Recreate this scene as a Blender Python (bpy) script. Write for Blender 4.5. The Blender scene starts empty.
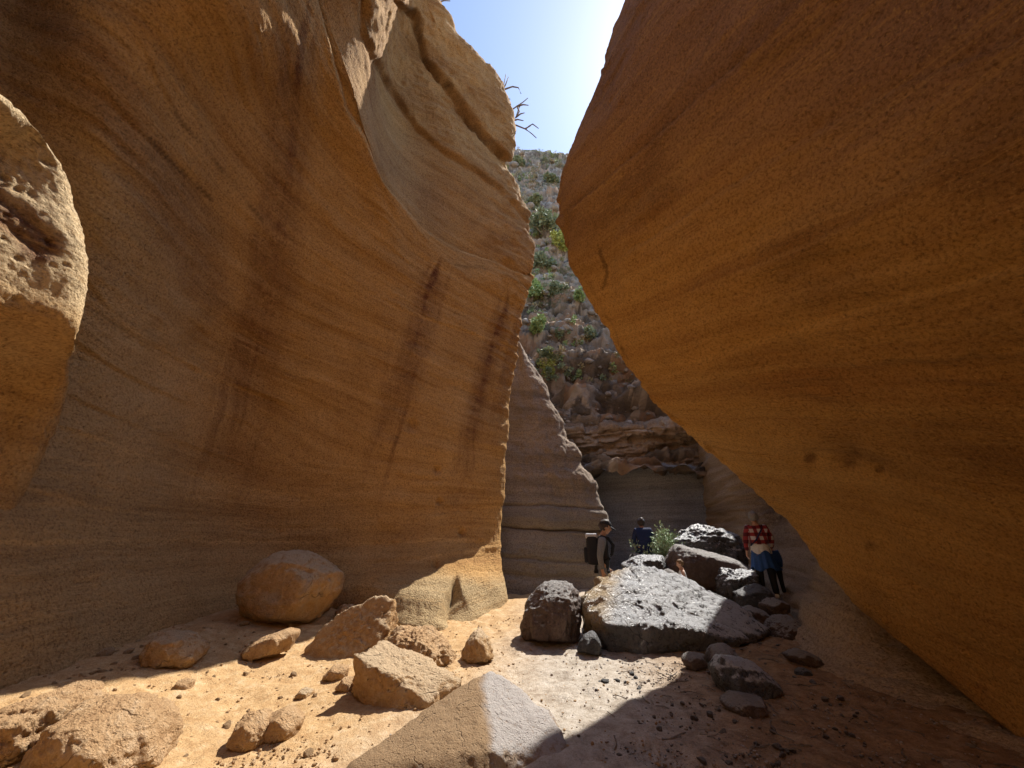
import bpy, bmesh, math, random
import numpy as np
from mathutils import Vector, Matrix, Quaternion

# ------------------------------------------------------------------ camera, sky, sun, exposure
scene = bpy.context.scene
COL = scene.collection
CAM_Z, PITCH, FPX, W, H = 1.6, math.radians(22.0), 387.0, 1024, 768
cam_data = bpy.data.cameras.new('camera')
cam = bpy.data.objects.new('camera', cam_data)
COL.objects.link(cam)
cam_data.sensor_width = 36.0
cam_data.lens = 36.0 * FPX / W
cam_data.clip_start, cam_data.clip_end = 0.05, 3000
cam.location = (0, 0, CAM_Z)
cam.rotation_euler = (math.radians(90) + PITCH, 0, 0)
scene.camera = cam

SUN_EL, SUN_AZ = math.radians(55.5), math.radians(45.0)     # azimuth from +Y towards +X
SUN_DIR = Vector((math.sin(SUN_AZ) * math.cos(SUN_EL), math.cos(SUN_AZ) * math.cos(SUN_EL), math.sin(SUN_EL)))
world = bpy.data.worlds.new('World')
scene.world = world
world.use_nodes = True
wn = world.node_tree
sky = wn.nodes.new('ShaderNodeTexSky')
sky.sky_type = 'NISHITA'
sky.sun_disc = False
sky.sun_elevation, sky.sun_rotation = SUN_EL, SUN_AZ
sky.air_density, sky.dust_density, sky.ozone_density = 1.0, 0.45, 1.2
bg = wn.nodes['Background']
bg.inputs['Strength'].default_value = 0.12
wn.links.new(sky.outputs[0], bg.inputs[0])
sun_data = bpy.data.lights.new('sun', 'SUN')
sun_data.energy, sun_data.angle, sun_data.color = 3.6, math.radians(0.6), (1.0, 0.95, 0.87)
sun = bpy.data.objects.new('sun', sun_data)
COL.objects.link(sun)
sun.rotation_euler = (-SUN_DIR).to_track_quat('-Z', 'Y').to_euler()
sun.location = (30, 30, 45)
vs = scene.view_settings
vs.view_transform, vs.look, vs.gamma, vs.use_curve_mapping = 'Standard', 'None', 1.0, False
vs.exposure = 1.22
scene.cycles.max_bounces = 10
scene.cycles.diffuse_bounces = 8
scene.cycles.sample_clamp_indirect = 6.0

# ------------------------------------------------------------------ helpers
rng = np.random.default_rng(7)
random.seed(7)
CP, SP = math.cos(PITCH), math.sin(PITCH)

def ray(u, v):
    yc = 384.0 - v
    return np.array([u - 512.0, FPX * CP - yc * SP, yc * CP + FPX * SP])

def P(u, v, Y):
    r = ray(u, v)
    p = r * (Y / r[1])
    p[2] += CAM_Z
    return p

def project(p):
    y, z = p[..., 1], p[..., 2] - CAM_Z
    zc = np.maximum(y * CP + z * SP, 1e-3)
    return 512 + FPX * p[..., 0] / zc, 384 - FPX * (z * CP - y * SP) / zc

def _hash(i, j, k):
    h = (i * 374761393 + j * 668265263 + k * 2147483647 + 1013904223) & 0xFFFFFFFF
    h = ((h ^ (h >> 13)) * 1274126177) & 0xFFFFFFFF
    h = ((h ^ (h >> 16)) * 2246822519) & 0xFFFFFFFF
    return ((h ^ (h >> 15)) & 0xFFFFFF) / float(0xFFFFFF)

def vnoise(p):
    f = np.floor(p)
    i = f.astype(np.int64)
    t = p - f
    t = t * t * t * (t * (t * 6 - 15) + 10)
    out = 0
    for dx in (0, 1):
        wx = t[..., 0] if dx else 1 - t[..., 0]
        for dy in (0, 1):
            wy = t[..., 1] if dy else 1 - t[..., 1]
            for dz in (0, 1):
                wz = t[..., 2] if dz else 1 - t[..., 2]
                out = out + wx * wy * wz * _hash(i[..., 0] + dx, i[..., 1] + dy, i[..., 2] + dz)
    return out * 2 - 1

def fbm(p, octaves=4, gain=0.5, seed=0.0):
    a, s, tot = 1.0, np.zeros(p.shape[:-1]), 0.0
    q = p + np.array([seed * 17.3, seed * 5.1, seed * 9.7])
    for o in range(octaves):
        s += a * vnoise(q)
        tot += a
        a *= gain
        q = q * 2.03 + 11.7
    return s / tot

def ridged(p, octaves=4, seed=0.0):
    a, s, tot = 1.0, np.zeros(p.shape[:-1]), 0.0
    q = p + seed * 13.1
    for o in range(octaves):
        s += a * (1 - 2 * np.abs(vnoise(q)))
        tot += a
        a *= 0.5
        q = q * 2.1 + 5.3
    return s / tot

def worley(p, seed=0):
    """distance to the nearest of one jittered point per cell and that cell's random value"""
    f = np.floor(p).astype(np.int64)
    best = np.full(p.shape[:-1], 9.0)
    second = np.full(p.shape[:-1], 9.0)
    val = np.zeros(p.shape[:-1])
    for dx in (-1, 0, 1):
        for dy in (-1, 0, 1):
            for dz in (-1, 0, 1):
                i, j, k = f[..., 0] + dx, f[..., 1] + dy, f[..., 2] + dz
                q = np.stack([i + _hash(i + seed, j, k), j + _hash(i, j + 71 + seed, k), k + _hash(i, j, k + 131 + seed)], -1)
                d = np.sqrt(((q - p) ** 2).sum(-1))
                h = _hash(i + 19, j + 7, k + 3 + seed)
                closer = d < best
                second = np.where(closer, best, np.minimum(second, d))
                val = np.where(closer, h, val)
                best = np.where(closer, d, best)
    return best, second, val

def smooth(a, b, x):
    t = np.clip((x - a) / (b - a), 0, 1)
    return t * t * (3 - 2 * t)

def catmull(ctrl, counts):
    """ctrl (n, ..., 3) along axis 0, counts[i] samples in span i"""
    n = ctrl.shape[0]
    out = []
    for i in range(n - 1):
        p1, p2 = ctrl[i], ctrl[i + 1]
        p0 = ctrl[i - 1] if i else 2 * p1 - p2
        p3 = ctrl[i + 2] if i + 2 < n else 2 * p2 - p1
        last = i == n - 2
        for t in np.linspace(0, 1, counts[i] + (1 if last else 0), endpoint=last):
            # centripetal-ish: damped tangents keep uneven spans from looping
            l1 = np.linalg.norm(p2 - p1, axis=-1, keepdims=True) + 1e-6
            m1 = (p2 - p0) / (np.linalg.norm(p2 - p1, axis=-1, keepdims=True) + np.linalg.norm(p1 - p0, axis=-1, keepdims=True) + 1e-6) * l1
            m2 = (p3 - p1) / (np.linalg.norm(p3 - p2, axis=-1, keepdims=True) + np.linalg.norm(p2 - p1, axis=-1, keepdims=True) + 1e-6) * l1
            t2, t3 = t * t, t * t * t
            out.append((2 * t3 - 3 * t2 + 1) * p1 + (t3 - 2 * t2 + t) * m1 + (-2 * t3 + 3 * t2) * p2 + (t3 - t2) * m2)
    return np.array(out)

def surface(ctrl, rows, cols):
    c = np.array(ctrl, float)
    g = catmull(c, rows)
    g = np.swapaxes(catmull(np.swapaxes(g, 0, 1), cols), 0, 1)
    return g

def grid_normals(g, towards=None):
    dr, dc = np.gradient(g, axis=0), np.gradient(g, axis=1)
    n = np.cross(dc, dr)
    n /= np.linalg.norm(n, axis=-1, keepdims=True) + 1e-9
    if towards is not None:
        c = g[g.shape[0] // 2, g.shape[1] // 2]
        if np.dot(n[g.shape[0] // 2, g.shape[1] // 2], np.array(towards) - c) < 0:
            n = -n
    return n

def link(name, me, material=None, parent=None):
    o = bpy.data.objects.new(name, me)
    COL.objects.link(o)
    if material is not None:
        me.materials.append(material)
    if parent is not None:
        o.parent = parent
    return o

def raw_mesh(name, verts, faces, smooth_shade=True):
    me = bpy.data.meshes.new(name)
    verts = np.asarray(verts, np.float32).reshape(-1, 3)
    if isinstance(faces, np.ndarray):
        k = faces.shape[1]
        me.vertices.add(len(verts))
        me.vertices.foreach_set('co', verts.ravel())
        me.loops.add(faces.size)
        me.loops.foreach_set('vertex_index', faces.astype(np.int32).ravel())
        me.polygons.add(len(faces))
        me.polygons.foreach_set('loop_start', np.arange(0, faces.size, k, dtype=np.int32))
        me.polygons.foreach_set('loop_total', np.full(len(faces), k, np.int32))
        me.update(calc_edges=True)
        me.validate()
    else:
        me.from_pydata(verts.tolist(), [], faces)
    if smooth_shade:
        me.polygons.foreach_set('use_smooth', np.ones(len(me.polygons), bool))
    return me

def grid_mesh(name, g, flip=False, attrs=None):
    nr, nc = g.shape[:2]
    idx = np.arange(nr * nc).reshape(nr, nc)
    a, b, c, d = idx[:-1, :-1], idx[:-1, 1:], idx[1:, 1:], idx[1:, :-1]
    f = np.stack([a, b, c, d] if not flip else [a, d, c, b], -1).reshape(-1, 4)
    me = raw_mesh(name, g.reshape(-1, 3), f)
    for k, val in (attrs or {}).items():
        at = me.attributes.new(k, 'FLOAT', 'POINT')
        at.data.foreach_set('value', np.asarray(val, np.float32).ravel())
    return me

def tag(o, label=None, category=None, group=None, kind=None):
    for k, val in (('label', label), ('category', category), ('group', group), ('kind', kind)):
        if val:
            o[k] = val
    return o

def empty(name, loc=(0, 0, 0), rz=0.0, **props):
    o = bpy.data.objects.new(name, None)
    COL.objects.link(o)
    o.location = loc
    o.rotation_euler = (0, 0, rz)
    o.empty_display_size = 0.2
    return tag(o, **props)

def poly_dist(u, v, pts):
    """distance in the picture's plane from traced polyline, signed side (+ = left of travel), and position along 0..1"""
    best = np.full(u.shape, 1e9)
    side = np.zeros(u.shape)
    along = np.zeros(u.shape)
    n = len(pts) - 1
    for i in range(n):
        ax, ay = pts[i]
        bx, by = pts[i + 1]
        dx, dy = bx - ax, by - ay
        L2 = dx * dx + dy * dy
        t = np.clip(((u - ax) * dx + (v - ay) * dy) / L2, 0, 1)
        d = np.hypot(u - ax - t * dx, v - ay - t * dy)
        c = dx * (v - ay) - dy * (u - ax)
        m = d < best
        best = np.where(m, d, best)
        side = np.where(m, np.sign(c), side)
        along = np.where(m, (i + t) / n, along)
    return best, side, along

# ------------------------------------------------------------------ materials
class NT:
    def __init__(self, name):
        self.m = bpy.data.materials.new(name)
        self.m.use_nodes = True
        self.t = self.m.node_tree
        self.b = self.t.nodes['Principled BSDF']
        self.b.inputs['Roughness'].default_value = 0.9
        self.b.inputs['Specular IOR Level'].default_value = 0.25

    def n(self, kind, **kw):
        x = self.t.nodes.new('ShaderNode' + kind)
        for k, val in kw.items():
            if k in x.inputs.keys():
                if hasattr(val, 'is_output'):
                    self.t.links.new(val, x.inputs[k])
                else:
                    x.inputs[k].default_value = val
            else:
                setattr(x, k, val)
        return x

    def link(self, a, b):
        self.t.links.new(a, b)

    def pos(self):
        return self.n('NewGeometry').outputs['Position']

    def obj(self):
        return self.n('TexCoord').outputs['Object']

    def scaled(self, vec, s):
        x = self.n('Mapping')
        x.inputs['Scale'].default_value = s
        self.link(vec, x.inputs['Vector'])
        return x.outputs[0]

    def noise(self, vec, scale, detail=4, rough=0.55, dist=0.0):
        x = self.n('TexNoise', Scale=scale, Detail=detail, Roughness=rough, Distortion=dist)
        self.link(vec, x.inputs['Vector'])
        return x.outputs['Fac']

    def voro(self, vec, scale, feature='F1'):
        x = self.n('TexVoronoi', Scale=scale, feature=feature)
        self.link(vec, x.inputs['Vector'])
        return x.outputs['Distance']

    def ramp(self, fac, stops):
        x = self.n('ValToRGB')
        e = x.color_ramp.elements
        while len(e) < len(stops):
            e.new(0.5)
        for el, (p, c) in zip(e, stops):
            el.position = p
            el.color = (*c, 1) if not isinstance(c, (int, float)) else (c, c, c, 1)
        self.link(fac, x.inputs[0])
        return x.outputs[0]

    def mix(self, fac, a, b, blend='MIX'):
        x = self.n('Mix', data_type='RGBA', blend_type=blend)
        for s, val in ((x.inputs[0], fac), (x.inputs[6], a), (x.inputs[7], b)):
            if hasattr(val, 'is_output'):
                self.link(val, s)
            elif isinstance(val, (int, float)):
                s.default_value = val
            else:
                s.default_value = (*val, 1)
        return x.outputs[2]

    def math(self, op, a, b=0.0, c=0.0):
        x = self.n('Math', operation=op)
        for s, val in zip(x.inputs, (a, b, c)):
            if hasattr(val, 'is_output'):
                self.link(val, s)
            else:
                s.default_value = val
        return x.outputs[0]

    def attr(self, name):
        return self.n('Attribute', attribute_name=name).outputs['Fac']

    def bump(self, height, dist, strength=1.0, normal=None):
        x = self.n('Bump', Strength=strength, Distance=dist)
        self.link(height, x.inputs['Height'])
        if normal is not None:
            self.link(normal, x.inputs['Normal'])
        return x.outputs[0]

    def out(self, color, normal=None, rough=None):
        self.link(color, self.b.inputs['Base Color']) if hasattr(color, 'is_output') else setattr(self.b.inputs['Base Color'], 'default_value', (*color, 1))
        if normal is not None:
            self.link(normal, self.b.inputs['Normal'])
        if rough is not None:
            if hasattr(rough, 'is_output'):
                self.link(rough, self.b.inputs['Roughness'])
            else:
                self.b.inputs['Roughness'].default_value = rough
        return self.m

def wall_material(name, light, mid, dark, grey, stain_tint, contrast=0.6, gs=1.0, gb=1.0):
    """layered tuff: beds follow the mesh attribute 'bed', weathering the attributes 'grey' and 'stain'"""
    t = NT(name)
    pos = t.pos()
    sep = t.n('SeparateXYZ')
    t.link(pos, sep.inputs[0])
    comb = t.n('CombineXYZ')
    t.link(t.math('MULTIPLY', sep.outputs[0], 0.16), comb.inputs[0])
    t.link(t.math('MULTIPLY', sep.outputs[1], 0.16), comb.inputs[1])
    t.link(t.math('MULTIPLY', t.attr('bed'), 2.6), comb.inputs[2])
    bedn = t.noise(comb.outputs[0], 1.3, 8, 0.62, 0.15)
    big = t.noise(pos, 0.55, 5, 0.6, 0.4)
    comb2 = t.n('CombineXYZ')
    t.link(t.math('MULTIPLY', sep.outputs[0], 0.17), comb2.inputs[0])
    t.link(t.math('MULTIPLY', sep.outputs[1], 0.17), comb2.inputs[1])
    t.link(t.math('MULTIPLY', t.attr('bed'), 16.0), comb2.inputs[2])
    fine = t.noise(comb2.outputs[0], 1.0, 6, 0.6, 0.1)
    seam = t.ramp(bedn, [(0.485, 0.0), (0.497, 1.0), (0.503, 1.0), (0.515, 0.0)])
    fac = t.math('ADD', t.math('ADD', t.math('MULTIPLY', bedn, contrast), t.math('MULTIPLY', big, 0.42)), t.math('ADD', t.math('MULTIPLY', fine, 0.30), 0.14 - contrast / 2))
    col = t.ramp(fac, [(0.30, dark), (0.5, mid), (0.68, light)])
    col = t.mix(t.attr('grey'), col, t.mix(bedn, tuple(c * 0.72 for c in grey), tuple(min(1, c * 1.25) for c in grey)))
    col = t.mix(t.attr('pale'), col, t.mix(bedn, (0.58, 0.41, 0.22), (0.76, 0.60, 0.37)))  # lighter colour standing in for direct sun on the shoulder
    st = t.math('MULTIPLY', t.attr('stain_tint'), t.ramp(t.noise(pos, 5.0, 5, 0.65), [(0.35, 0.6), (0.58, 1.0)]))
    col = t.mix(st, col, stain_tint)
    col = t.mix(t.math('MULTIPLY', seam, 0.30), col, light)
    hair = t.ramp(fine, [(0.455, 0.0), (0.472, 1.0), (0.49, 0.0)])
    hair = t.math('MULTIPLY', hair, t.ramp(t.noise(pos, 1.4, 4, 0.6), [(0.42, 0.0), (0.58, 0.38)]))
    col = t.mix(hair, col, t.mix(1.0, col, (0.42, 0.34, 0.28), 'MULTIPLY'))
    col = t.mix(t.math('MULTIPLY', t.attr('seam'), 0.7), col, tuple(min(0.8, c * 1.25) for c in light))
    col = t.mix(t.math('MULTIPLY', t.attr('crack'), 0.8), col, tuple(c * 0.3 for c in dark))
    grain = t.noise(pos, 28 * gs, 7, 0.76)
    grit = t.voro(pos, 30 * gs)
    grit2 = t.voro(pos, 14 * gs)
    col = t.mix(t.ramp(grain, [(0.37, 0.75), (0.53, 0.0)]), col, t.mix(1.0, col, (0.36, 0.30, 0.25), 'MULTIPLY'))
    col = t.mix(t.ramp(grit2, [(0.08, 0.5), (0.2, 0.0)]), col, t.mix(1.0, col, (0.34, 0.29, 0.25), 'MULTIPLY'))
    col = t.mix(t.ramp(t.noise(pos, 48 * gs, 3, 0.55), [(0.60, 0.0), (0.70, 0.6)]), col, t.mix(0.6, col, tuple(min(0.8, c * 1.3) for c in light)))
    hgt = t.math('ADD', t.math('MULTIPLY', grain, 0.9), t.math('MULTIPLY', t.ramp(grit, [(0.0, 0.0), (0.55, 1.0)]), 0.35))
    hgt = t.math('SUBTRACT', hgt, t.math('MULTIPLY', hair, 0.3))
    hgt = t.math('ADD', hgt, t.math('ADD', t.math('MULTIPLY', t.noise(pos, 90, 3, 0.6), 0.3), t.math('MULTIPLY', t.ramp(grit2, [(0.06, 0.0), (0.3, 1.0)]), 0.3)))
    nb = t.bump(hgt, 0.045 * gb, 0.9)
    nb = t.bump(t.math('ADD', t.math('MULTIPLY', bedn, 0.5), t.math('MULTIPLY', fine, 0.3)), 0.06, 0.6, nb)
    return t.out(col, nb, 0.92)

M = {}
M['tuff'] = wall_material('orange tuff', (0.66, 0.41, 0.175), (0.54, 0.312, 0.112), (0.37, 0.185, 0.06), (0.42, 0.32, 0.18), (0.15, 0.05, 0.02))
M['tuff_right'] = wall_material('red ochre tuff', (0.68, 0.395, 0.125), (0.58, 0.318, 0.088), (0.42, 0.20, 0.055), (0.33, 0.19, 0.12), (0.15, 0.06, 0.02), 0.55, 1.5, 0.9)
M['tuff_sunlit'] = wall_material('sunlit pitted tuff', (0.76, 0.60, 0.37), (0.68, 0.50, 0.28), (0.52, 0.34, 0.17), (0.42, 0.32, 0.18), (0.20, 0.08, 0.03), 0.5, 1.15, 0.9)  # lighter tuff with sunlight put into its colour
M['tuff_brown'] = wall_material('brown bedded tuff', (0.52, 0.39, 0.27), (0.39, 0.28, 0.185), (0.24, 0.165, 0.11), (0.50, 0.39, 0.275), (0.10, 0.06, 0.04), 0.95)
M['tuff_bend'] = wall_material('grey brown cracked tuff', (0.42, 0.325, 0.24), (0.31, 0.235, 0.17), (0.18, 0.135, 0.10), (0.30, 0.265, 0.23), (0.10, 0.06, 0.04), 0.8)
M['tuff_grey'] = wall_material('dark grey bedded tuff', (0.48, 0.49, 0.51), (0.36, 0.37, 0.385), (0.23, 0.235, 0.245), (0.30, 0.29, 0.27), (0.4, 0.39, 0.37))

# ------------------------------------------------------------------ ground
def ground_z(x, y):
    x, y = np.asarray(x, float), np.asarray(y, float)
    z = 0.03 * np.clip(y - 4, 0, 30) + 0.10 * smooth(7.5, 10, y)
    z = z + 0.22 * smooth(-2.6, -5.0, x) * smooth(-2, 4, y) + 0.06 * smooth(2.6, 4.2, x)
    z = z + 0.20 * np.exp(-((x - 5.0) ** 2 + (y - 8.9) ** 2) / 1.6)
    for bx, by, br, bh in ((2.5, 7.0, 1.7, 0.07), (0.0, 4.2, 0.9, 0.06), (-4.0, 7.9, 1.2, 0.10), (-1.0, 5.0, 0.8, 0.06), (-2.2, 6.5, 0.8, 0.07), (0.6, 7.5, 0.7, 0.06)):
        z = z + bh * np.exp(-((x - bx) ** 2 + (y - by) ** 2) / br ** 2)
    q = np.stack([x, y, np.zeros_like(x)], -1)
    z = z + 0.07 * fbm(q * 0.6, 3, seed=3) + 0.025 * fbm(q * 2.2, 3, seed=5)
    return z

def on_ground(u, v, it=30):
    """where the line of sight through (u, v) meets the ground"""
    r = ray(u, v)
    Y = 5.0
    for _ in range(it):
        z = float(ground_z(r[0] / r[1] * Y, Y))
        Yn = (z - CAM_Z) / (r[2] / r[1])
        Y = 0.5 * Y + 0.5 * min(max(Yn, 1.0), 40.0)
    p = r * (Y / r[1])
    return np.array([p[0], Y, float(ground_z(p[0], Y))])

def build_ground():
    def axis(dense, step, far):
        a = list(np.arange(dense[0], dense[1] + 1e-6, step))
        lo, hi, s = [], [], step
        p, q = a[0], a[-1]
        while p > -far or q < far:
            s *= 1.35
            p -= s
            q += s
            lo.insert(0, p)
            hi.append(q)
        return np.array(lo + a + hi)
    xs, ys = axis((-6.5, 6.5), 0.035, 400), axis((2.8, 13), 0.035, 400)
    X, Y = np.meshgrid(xs, ys)
    Z = ground_z(X, Y)
    q = np.stack([X, Y, np.zeros_like(X)], -1)
    near = smooth(40, 12, np.hypot(X, Y - 6))
    Z = Z + near * (0.030 * fbm(q * 3.2, 3, 0.55, seed=7) + 0.014 * fbm(q * 8, 4, 0.6, seed=8) + 0.010 * np.maximum(0, fbm(q * 16, 3, 0.6, seed=9)))
    b1, b2, val = worley(np.stack([X * 2.3, Y * 2.3, 0 * X], -1), 21)
    Z = Z - near * 0.022 * (val > 0.45) * smooth(0.42, 0.12, b1) + near * 0.008 * (val > 0.45) * np.exp(-((b1 - 0.45) / 0.07) ** 2)
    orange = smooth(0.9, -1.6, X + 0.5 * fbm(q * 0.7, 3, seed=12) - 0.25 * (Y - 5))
    brown_side = smooth(1.1, 2.7, X + 0.6 * fbm(q * 0.9, 3, seed=14) - 0.12 * (Y - 5))  # browner, darker ground towards the right
    me = grid_mesh('ground', np.stack([X, Y, Z], -1), attrs={'orange': orange, 'brown_side': brown_side})
    t = NT('gorge floor')
    pos = t.pos()
    n1, n2 = t.noise(pos, 1.1, 6, 0.65), t.noise(pos, 7, 6, 0.7)
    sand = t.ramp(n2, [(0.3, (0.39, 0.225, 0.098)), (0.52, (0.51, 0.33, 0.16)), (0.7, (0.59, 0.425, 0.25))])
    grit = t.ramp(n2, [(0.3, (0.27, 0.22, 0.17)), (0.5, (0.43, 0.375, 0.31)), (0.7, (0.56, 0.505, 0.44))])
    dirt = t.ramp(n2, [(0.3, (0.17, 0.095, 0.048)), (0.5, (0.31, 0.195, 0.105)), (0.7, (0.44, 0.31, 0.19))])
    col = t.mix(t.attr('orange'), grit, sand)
    col = t.mix(t.attr('brown_side'), col, dirt)
    speck = t.ramp(t.voro(pos, 26), [(0.13, 1.0), (0.2, 0.0)])
    col = t.mix(t.math('MULTIPLY', speck, t.ramp(n1, [(0.45, 0.0), (0.6, 0.75)])), col, (0.10, 0.075, 0.06))
    col = t.mix(t.ramp(t.noise(pos, 60, 3, 0.7), [(0.35, 0.45), (0.5, 0.0)]), col, t.mix(1.0, col, (0.5, 0.45, 0.4), 'MULTIPLY'))
    hgt = t.math('ADD', t.noise(pos, 22, 6, 0.7), t.math('MULTIPLY', t.noise(pos, 80, 3, 0.6), 0.4))
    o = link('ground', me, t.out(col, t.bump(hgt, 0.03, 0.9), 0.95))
    tag(o, kind='structure')
build_ground()

# ------------------------------------------------------------------ canyon walls
L1 = [(318, -30), (322, 0), (335, 60), (350, 110), (385, 180), (425, 228), (462, 250), (500, 264), (534, 277)]
L2 = [(362, -60), (366, 0), (365, 35), (384, 78), (418, 129), (449, 156), (476, 172), (504, 195), (527, 219)]
L3 = [(380, -60), (394, 0), (414, 23), (425, 62), (449, 94), (472, 129), (492, 152), (502, 160)]

def build_left_wall():
    A = lambda y, dx=0: [(-5.0 + dx, y, -0.6), (-5.0 + dx, y, 0.2), (-5.3 + dx, y, 1.6), (-5.5 + dx, y, 3.0), (-5.5 + dx, y, 4.6), (-5.5 + dx, y, 6.6), (-5.7 + dx, y, 8.6),
                         (-6.0 + dx, y, 10.4), (-6.2 + dx, y, 11.0), (-6.5 + dx, y, 11.6), (-6.9 + dx, y, 12.2), (-7.3 + dx, y, 12.7), (-7.8 + dx, y, 13.2), (-8.4 + dx, y, 13.7), (-10 + dx, y, 14.2), (-14 + dx, y, 14.4)]
    B = A(1.2)
    # each column from below the ground up to the rim and over it: (u, v, distance) or world points
    C = [(-5.1, 4.6, -0.6), (0, 695, 4.6), (0, 540, 4.6), (0, 430, 4.7), (0, 330, 4.4), (0, 100, 3.3), (0, -80, 2.5), (-6.9, 2.2, 11.2),
         (-6.9, 2.2, 11.8), (-7.0, 2.3, 12.3), (-7.2, 2.4, 12.8), (-7.5, 2.5, 13.3), (-7.9, 2.6, 13.8), (-8.5, 2.8, 14.3), (-10.5, 3.5, 15), (-14, 4, 15.2)]
    E = [(-5.2, 5.9, -0.6), (110, 662, 5.8), (110, 540, 6.1), (110, 430, 5.9), (110, 330, 5.3), (110, 110, 3.6), (110, -60, 2.6), (-5.5, 2.2, 11.2),
         (-5.5, 2.3, 11.9), (-5.6, 2.4, 12.5), (-5.7, 2.5, 13.1), (-5.9, 2.7, 13.7), (-6.3, 3.0, 14.3), (-7.0, 3.4, 14.8), (-9.5, 4.5, 15.4), (-14, 5, 15.6)]
    F = [(-5.1, 8.2, -0.6), (225, 625, 8.0), (225, 540, 8.5), (225, 430, 8.2), (225, 330, 7.3), (225, 110, 4.5), (225, 0, 3.15), (225, -130, 2.3),
         (232, -155, 2.3), (240, -180, 2.35), (245, -205, 2.4), (250, -230, 2.45), (250, -252, 2.5), (250, -270, 2.5), (-8.6, 6.5, 17), (-13, 8, 17.5)]
    G = [(-3.6, 9.0, -0.6), (330, 603, 8.8), (330, 540, 9.4), (330, 430, 9.1), (330, 330, 8.3), (330, 165, 6.2), (328, 75, 4.8), (322, 0, 3.9),
         (345, -10, 3.95), (362, -20, 3.95), (372, -50, 3.85), (380, -80, 3.7), (376, -130, 3.5), (370, -170, 3.3), (-6.5, 8.5, 18), (-11, 11, 18.5)]
    Hc = [(-1.9, 8.3, -0.6), (420, 628, 7.9), (420, 540, 9.6), (415, 430, 9.5), (412, 330, 9.0), (408, 268, 8.3), (404, 238, 7.9), (400, 203, 7.32),
          (395, 145, 7.38), (390, 88, 7.15), (398, 45, 6.95), (405, 10, 6.75), (408, -20, 6.60), (410, -45, 6.50), (-4.0, 10.5, 18.5), (-8, 14, 19)]
    I = [(-0.9, 8.4, -0.6), (470, 618, 8.53), (472, 543, 10.04), (468, 432, 9.98), (466, 340, 9.67), (464, 292, 9.26), (463, 272, 9.05), (462, 250, 9.00),
         (461, 205, 8.65), (460, 163, 8.35), (452, 125, 8.05), (445, 90, 7.85), (450, 62, 7.75), (458, 44, 7.80), (-2.4, 12.5, 18), (-6, 16, 18.5)]
    J = [(-0.2, 9.8, -0.6), (505, 603, 9.90), (500, 545, 10.56), (506, 437, 10.56), (517, 355, 10.45), (521, 312, 10.23), (528, 290, 10.12), (535, 273, 10.00),
         (535, 252, 9.95), (527, 216, 9.75), (514, 190, 9.50), (502, 160, 9.25), (509, 128, 9.00), (496, 82, 8.80), (-1.2, 14.2, 17.5), (-4, 17, 18)]
    J = [np.array(p, float) if i in (0, 14, 15) else P(*p) for i, p in enumerate(J)]
    def cols(c):
        return [P(*p) if abs(p[0]) > 14.5 or abs(p[1]) > 20 or p[0] == 0 else np.array(p, float) for p in c]
    back1 = [p + np.array([-0.42, 0.55, 0.05 * i]) for i, p in enumerate(J)]
    back2 = [p + np.array([-2.5, 1.8, 0.0]) for p in J]
    back3 = [p + np.array([-7.0, 5.0, 0.0]) for p in J]
    ctrl = np.array([[np.array(p, float) for p in A(-14, -0.6)], [np.array(p, float) for p in A(-4, -0.3)], [np.array(p, float) for p in B],
                     cols(C), cols(E), cols(F), cols(G), cols(Hc), cols(I), J, back1, back2, back3])
    ctrl = np.swapaxes(ctrl, 0, 1)
    rows = [8, 50, 62, 62, 64, 48, 48, 26, 30, 30, 30, 22, 22, 14, 8]
    cs = [10, 16, 50, 80, 92, 92, 86, 78, 56, 18, 12, 8]
    g = surface(ctrl, rows, cs)
    n = grid_normals(g, (0, 4, 3))
    u, v = project(g)
    front = (g[..., 1] > 0.5)
    bed = g[..., 2] + 0.28 * g[..., 0] * smooth(2.2, 5.2, g[..., 2]) + 0.12 * fbm(g * 0.5, 3, seed=21)
    q = np.stack([g[..., 0] * 0.22, g[..., 1] * 0.22, bed * 2.4], -1)
    d = 0.10 * fbm(g * 0.8, 3, seed=1) + 0.028 * fbm(q, 5, 0.65, seed=2)
    d += 0.022 * np.sign(fbm(q * 1.6, 3, seed=4)) * np.abs(fbm(q * 1.6, 3, seed=4)) ** 0.5
    d += 0.016 * fbm(g * 9, 3, 0.6, seed=6) + 0.008 * fbm(g * 26, 2, seed=7)
    # ledges between the slabs of the upper part: (line, rise on its upper side, how far it reaches, groove)
    for line, amp, reach, groove, sd in ((L1, -0.16, 40, 0.05, 31), (L2, 0.13, 60, 0.06, 32), (L3, 0.22, 70, 0.15, 33)):
        ds, side, al = poly_dist(u + 2.5 * fbm(g * 2.2, 4, seed=sd), v + 2.5 * fbm(g * 2.2, 4, seed=sd + 5), line)
        sgn = ds * -side
        on = front * smooth(460, 380, v) * (u < 560)
        d += on * (amp * smooth(-1.5, 2.5, sgn) * np.exp(-np.maximum(sgn, 0) / reach) - groove * np.exp(-(sgn / 2.2) ** 2))
    rough = smooth(-20, 40, -(v - np.interp(u, [p[0] for p in L2], [p[1] for p in L2]))) * smooth(340, 372, u) * front
    d += rough * (0.09 * fbm(g * 1.7, 4, 0.6, seed=41) + 0.06 * ridged(g * 3, 3, seed=42))
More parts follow.
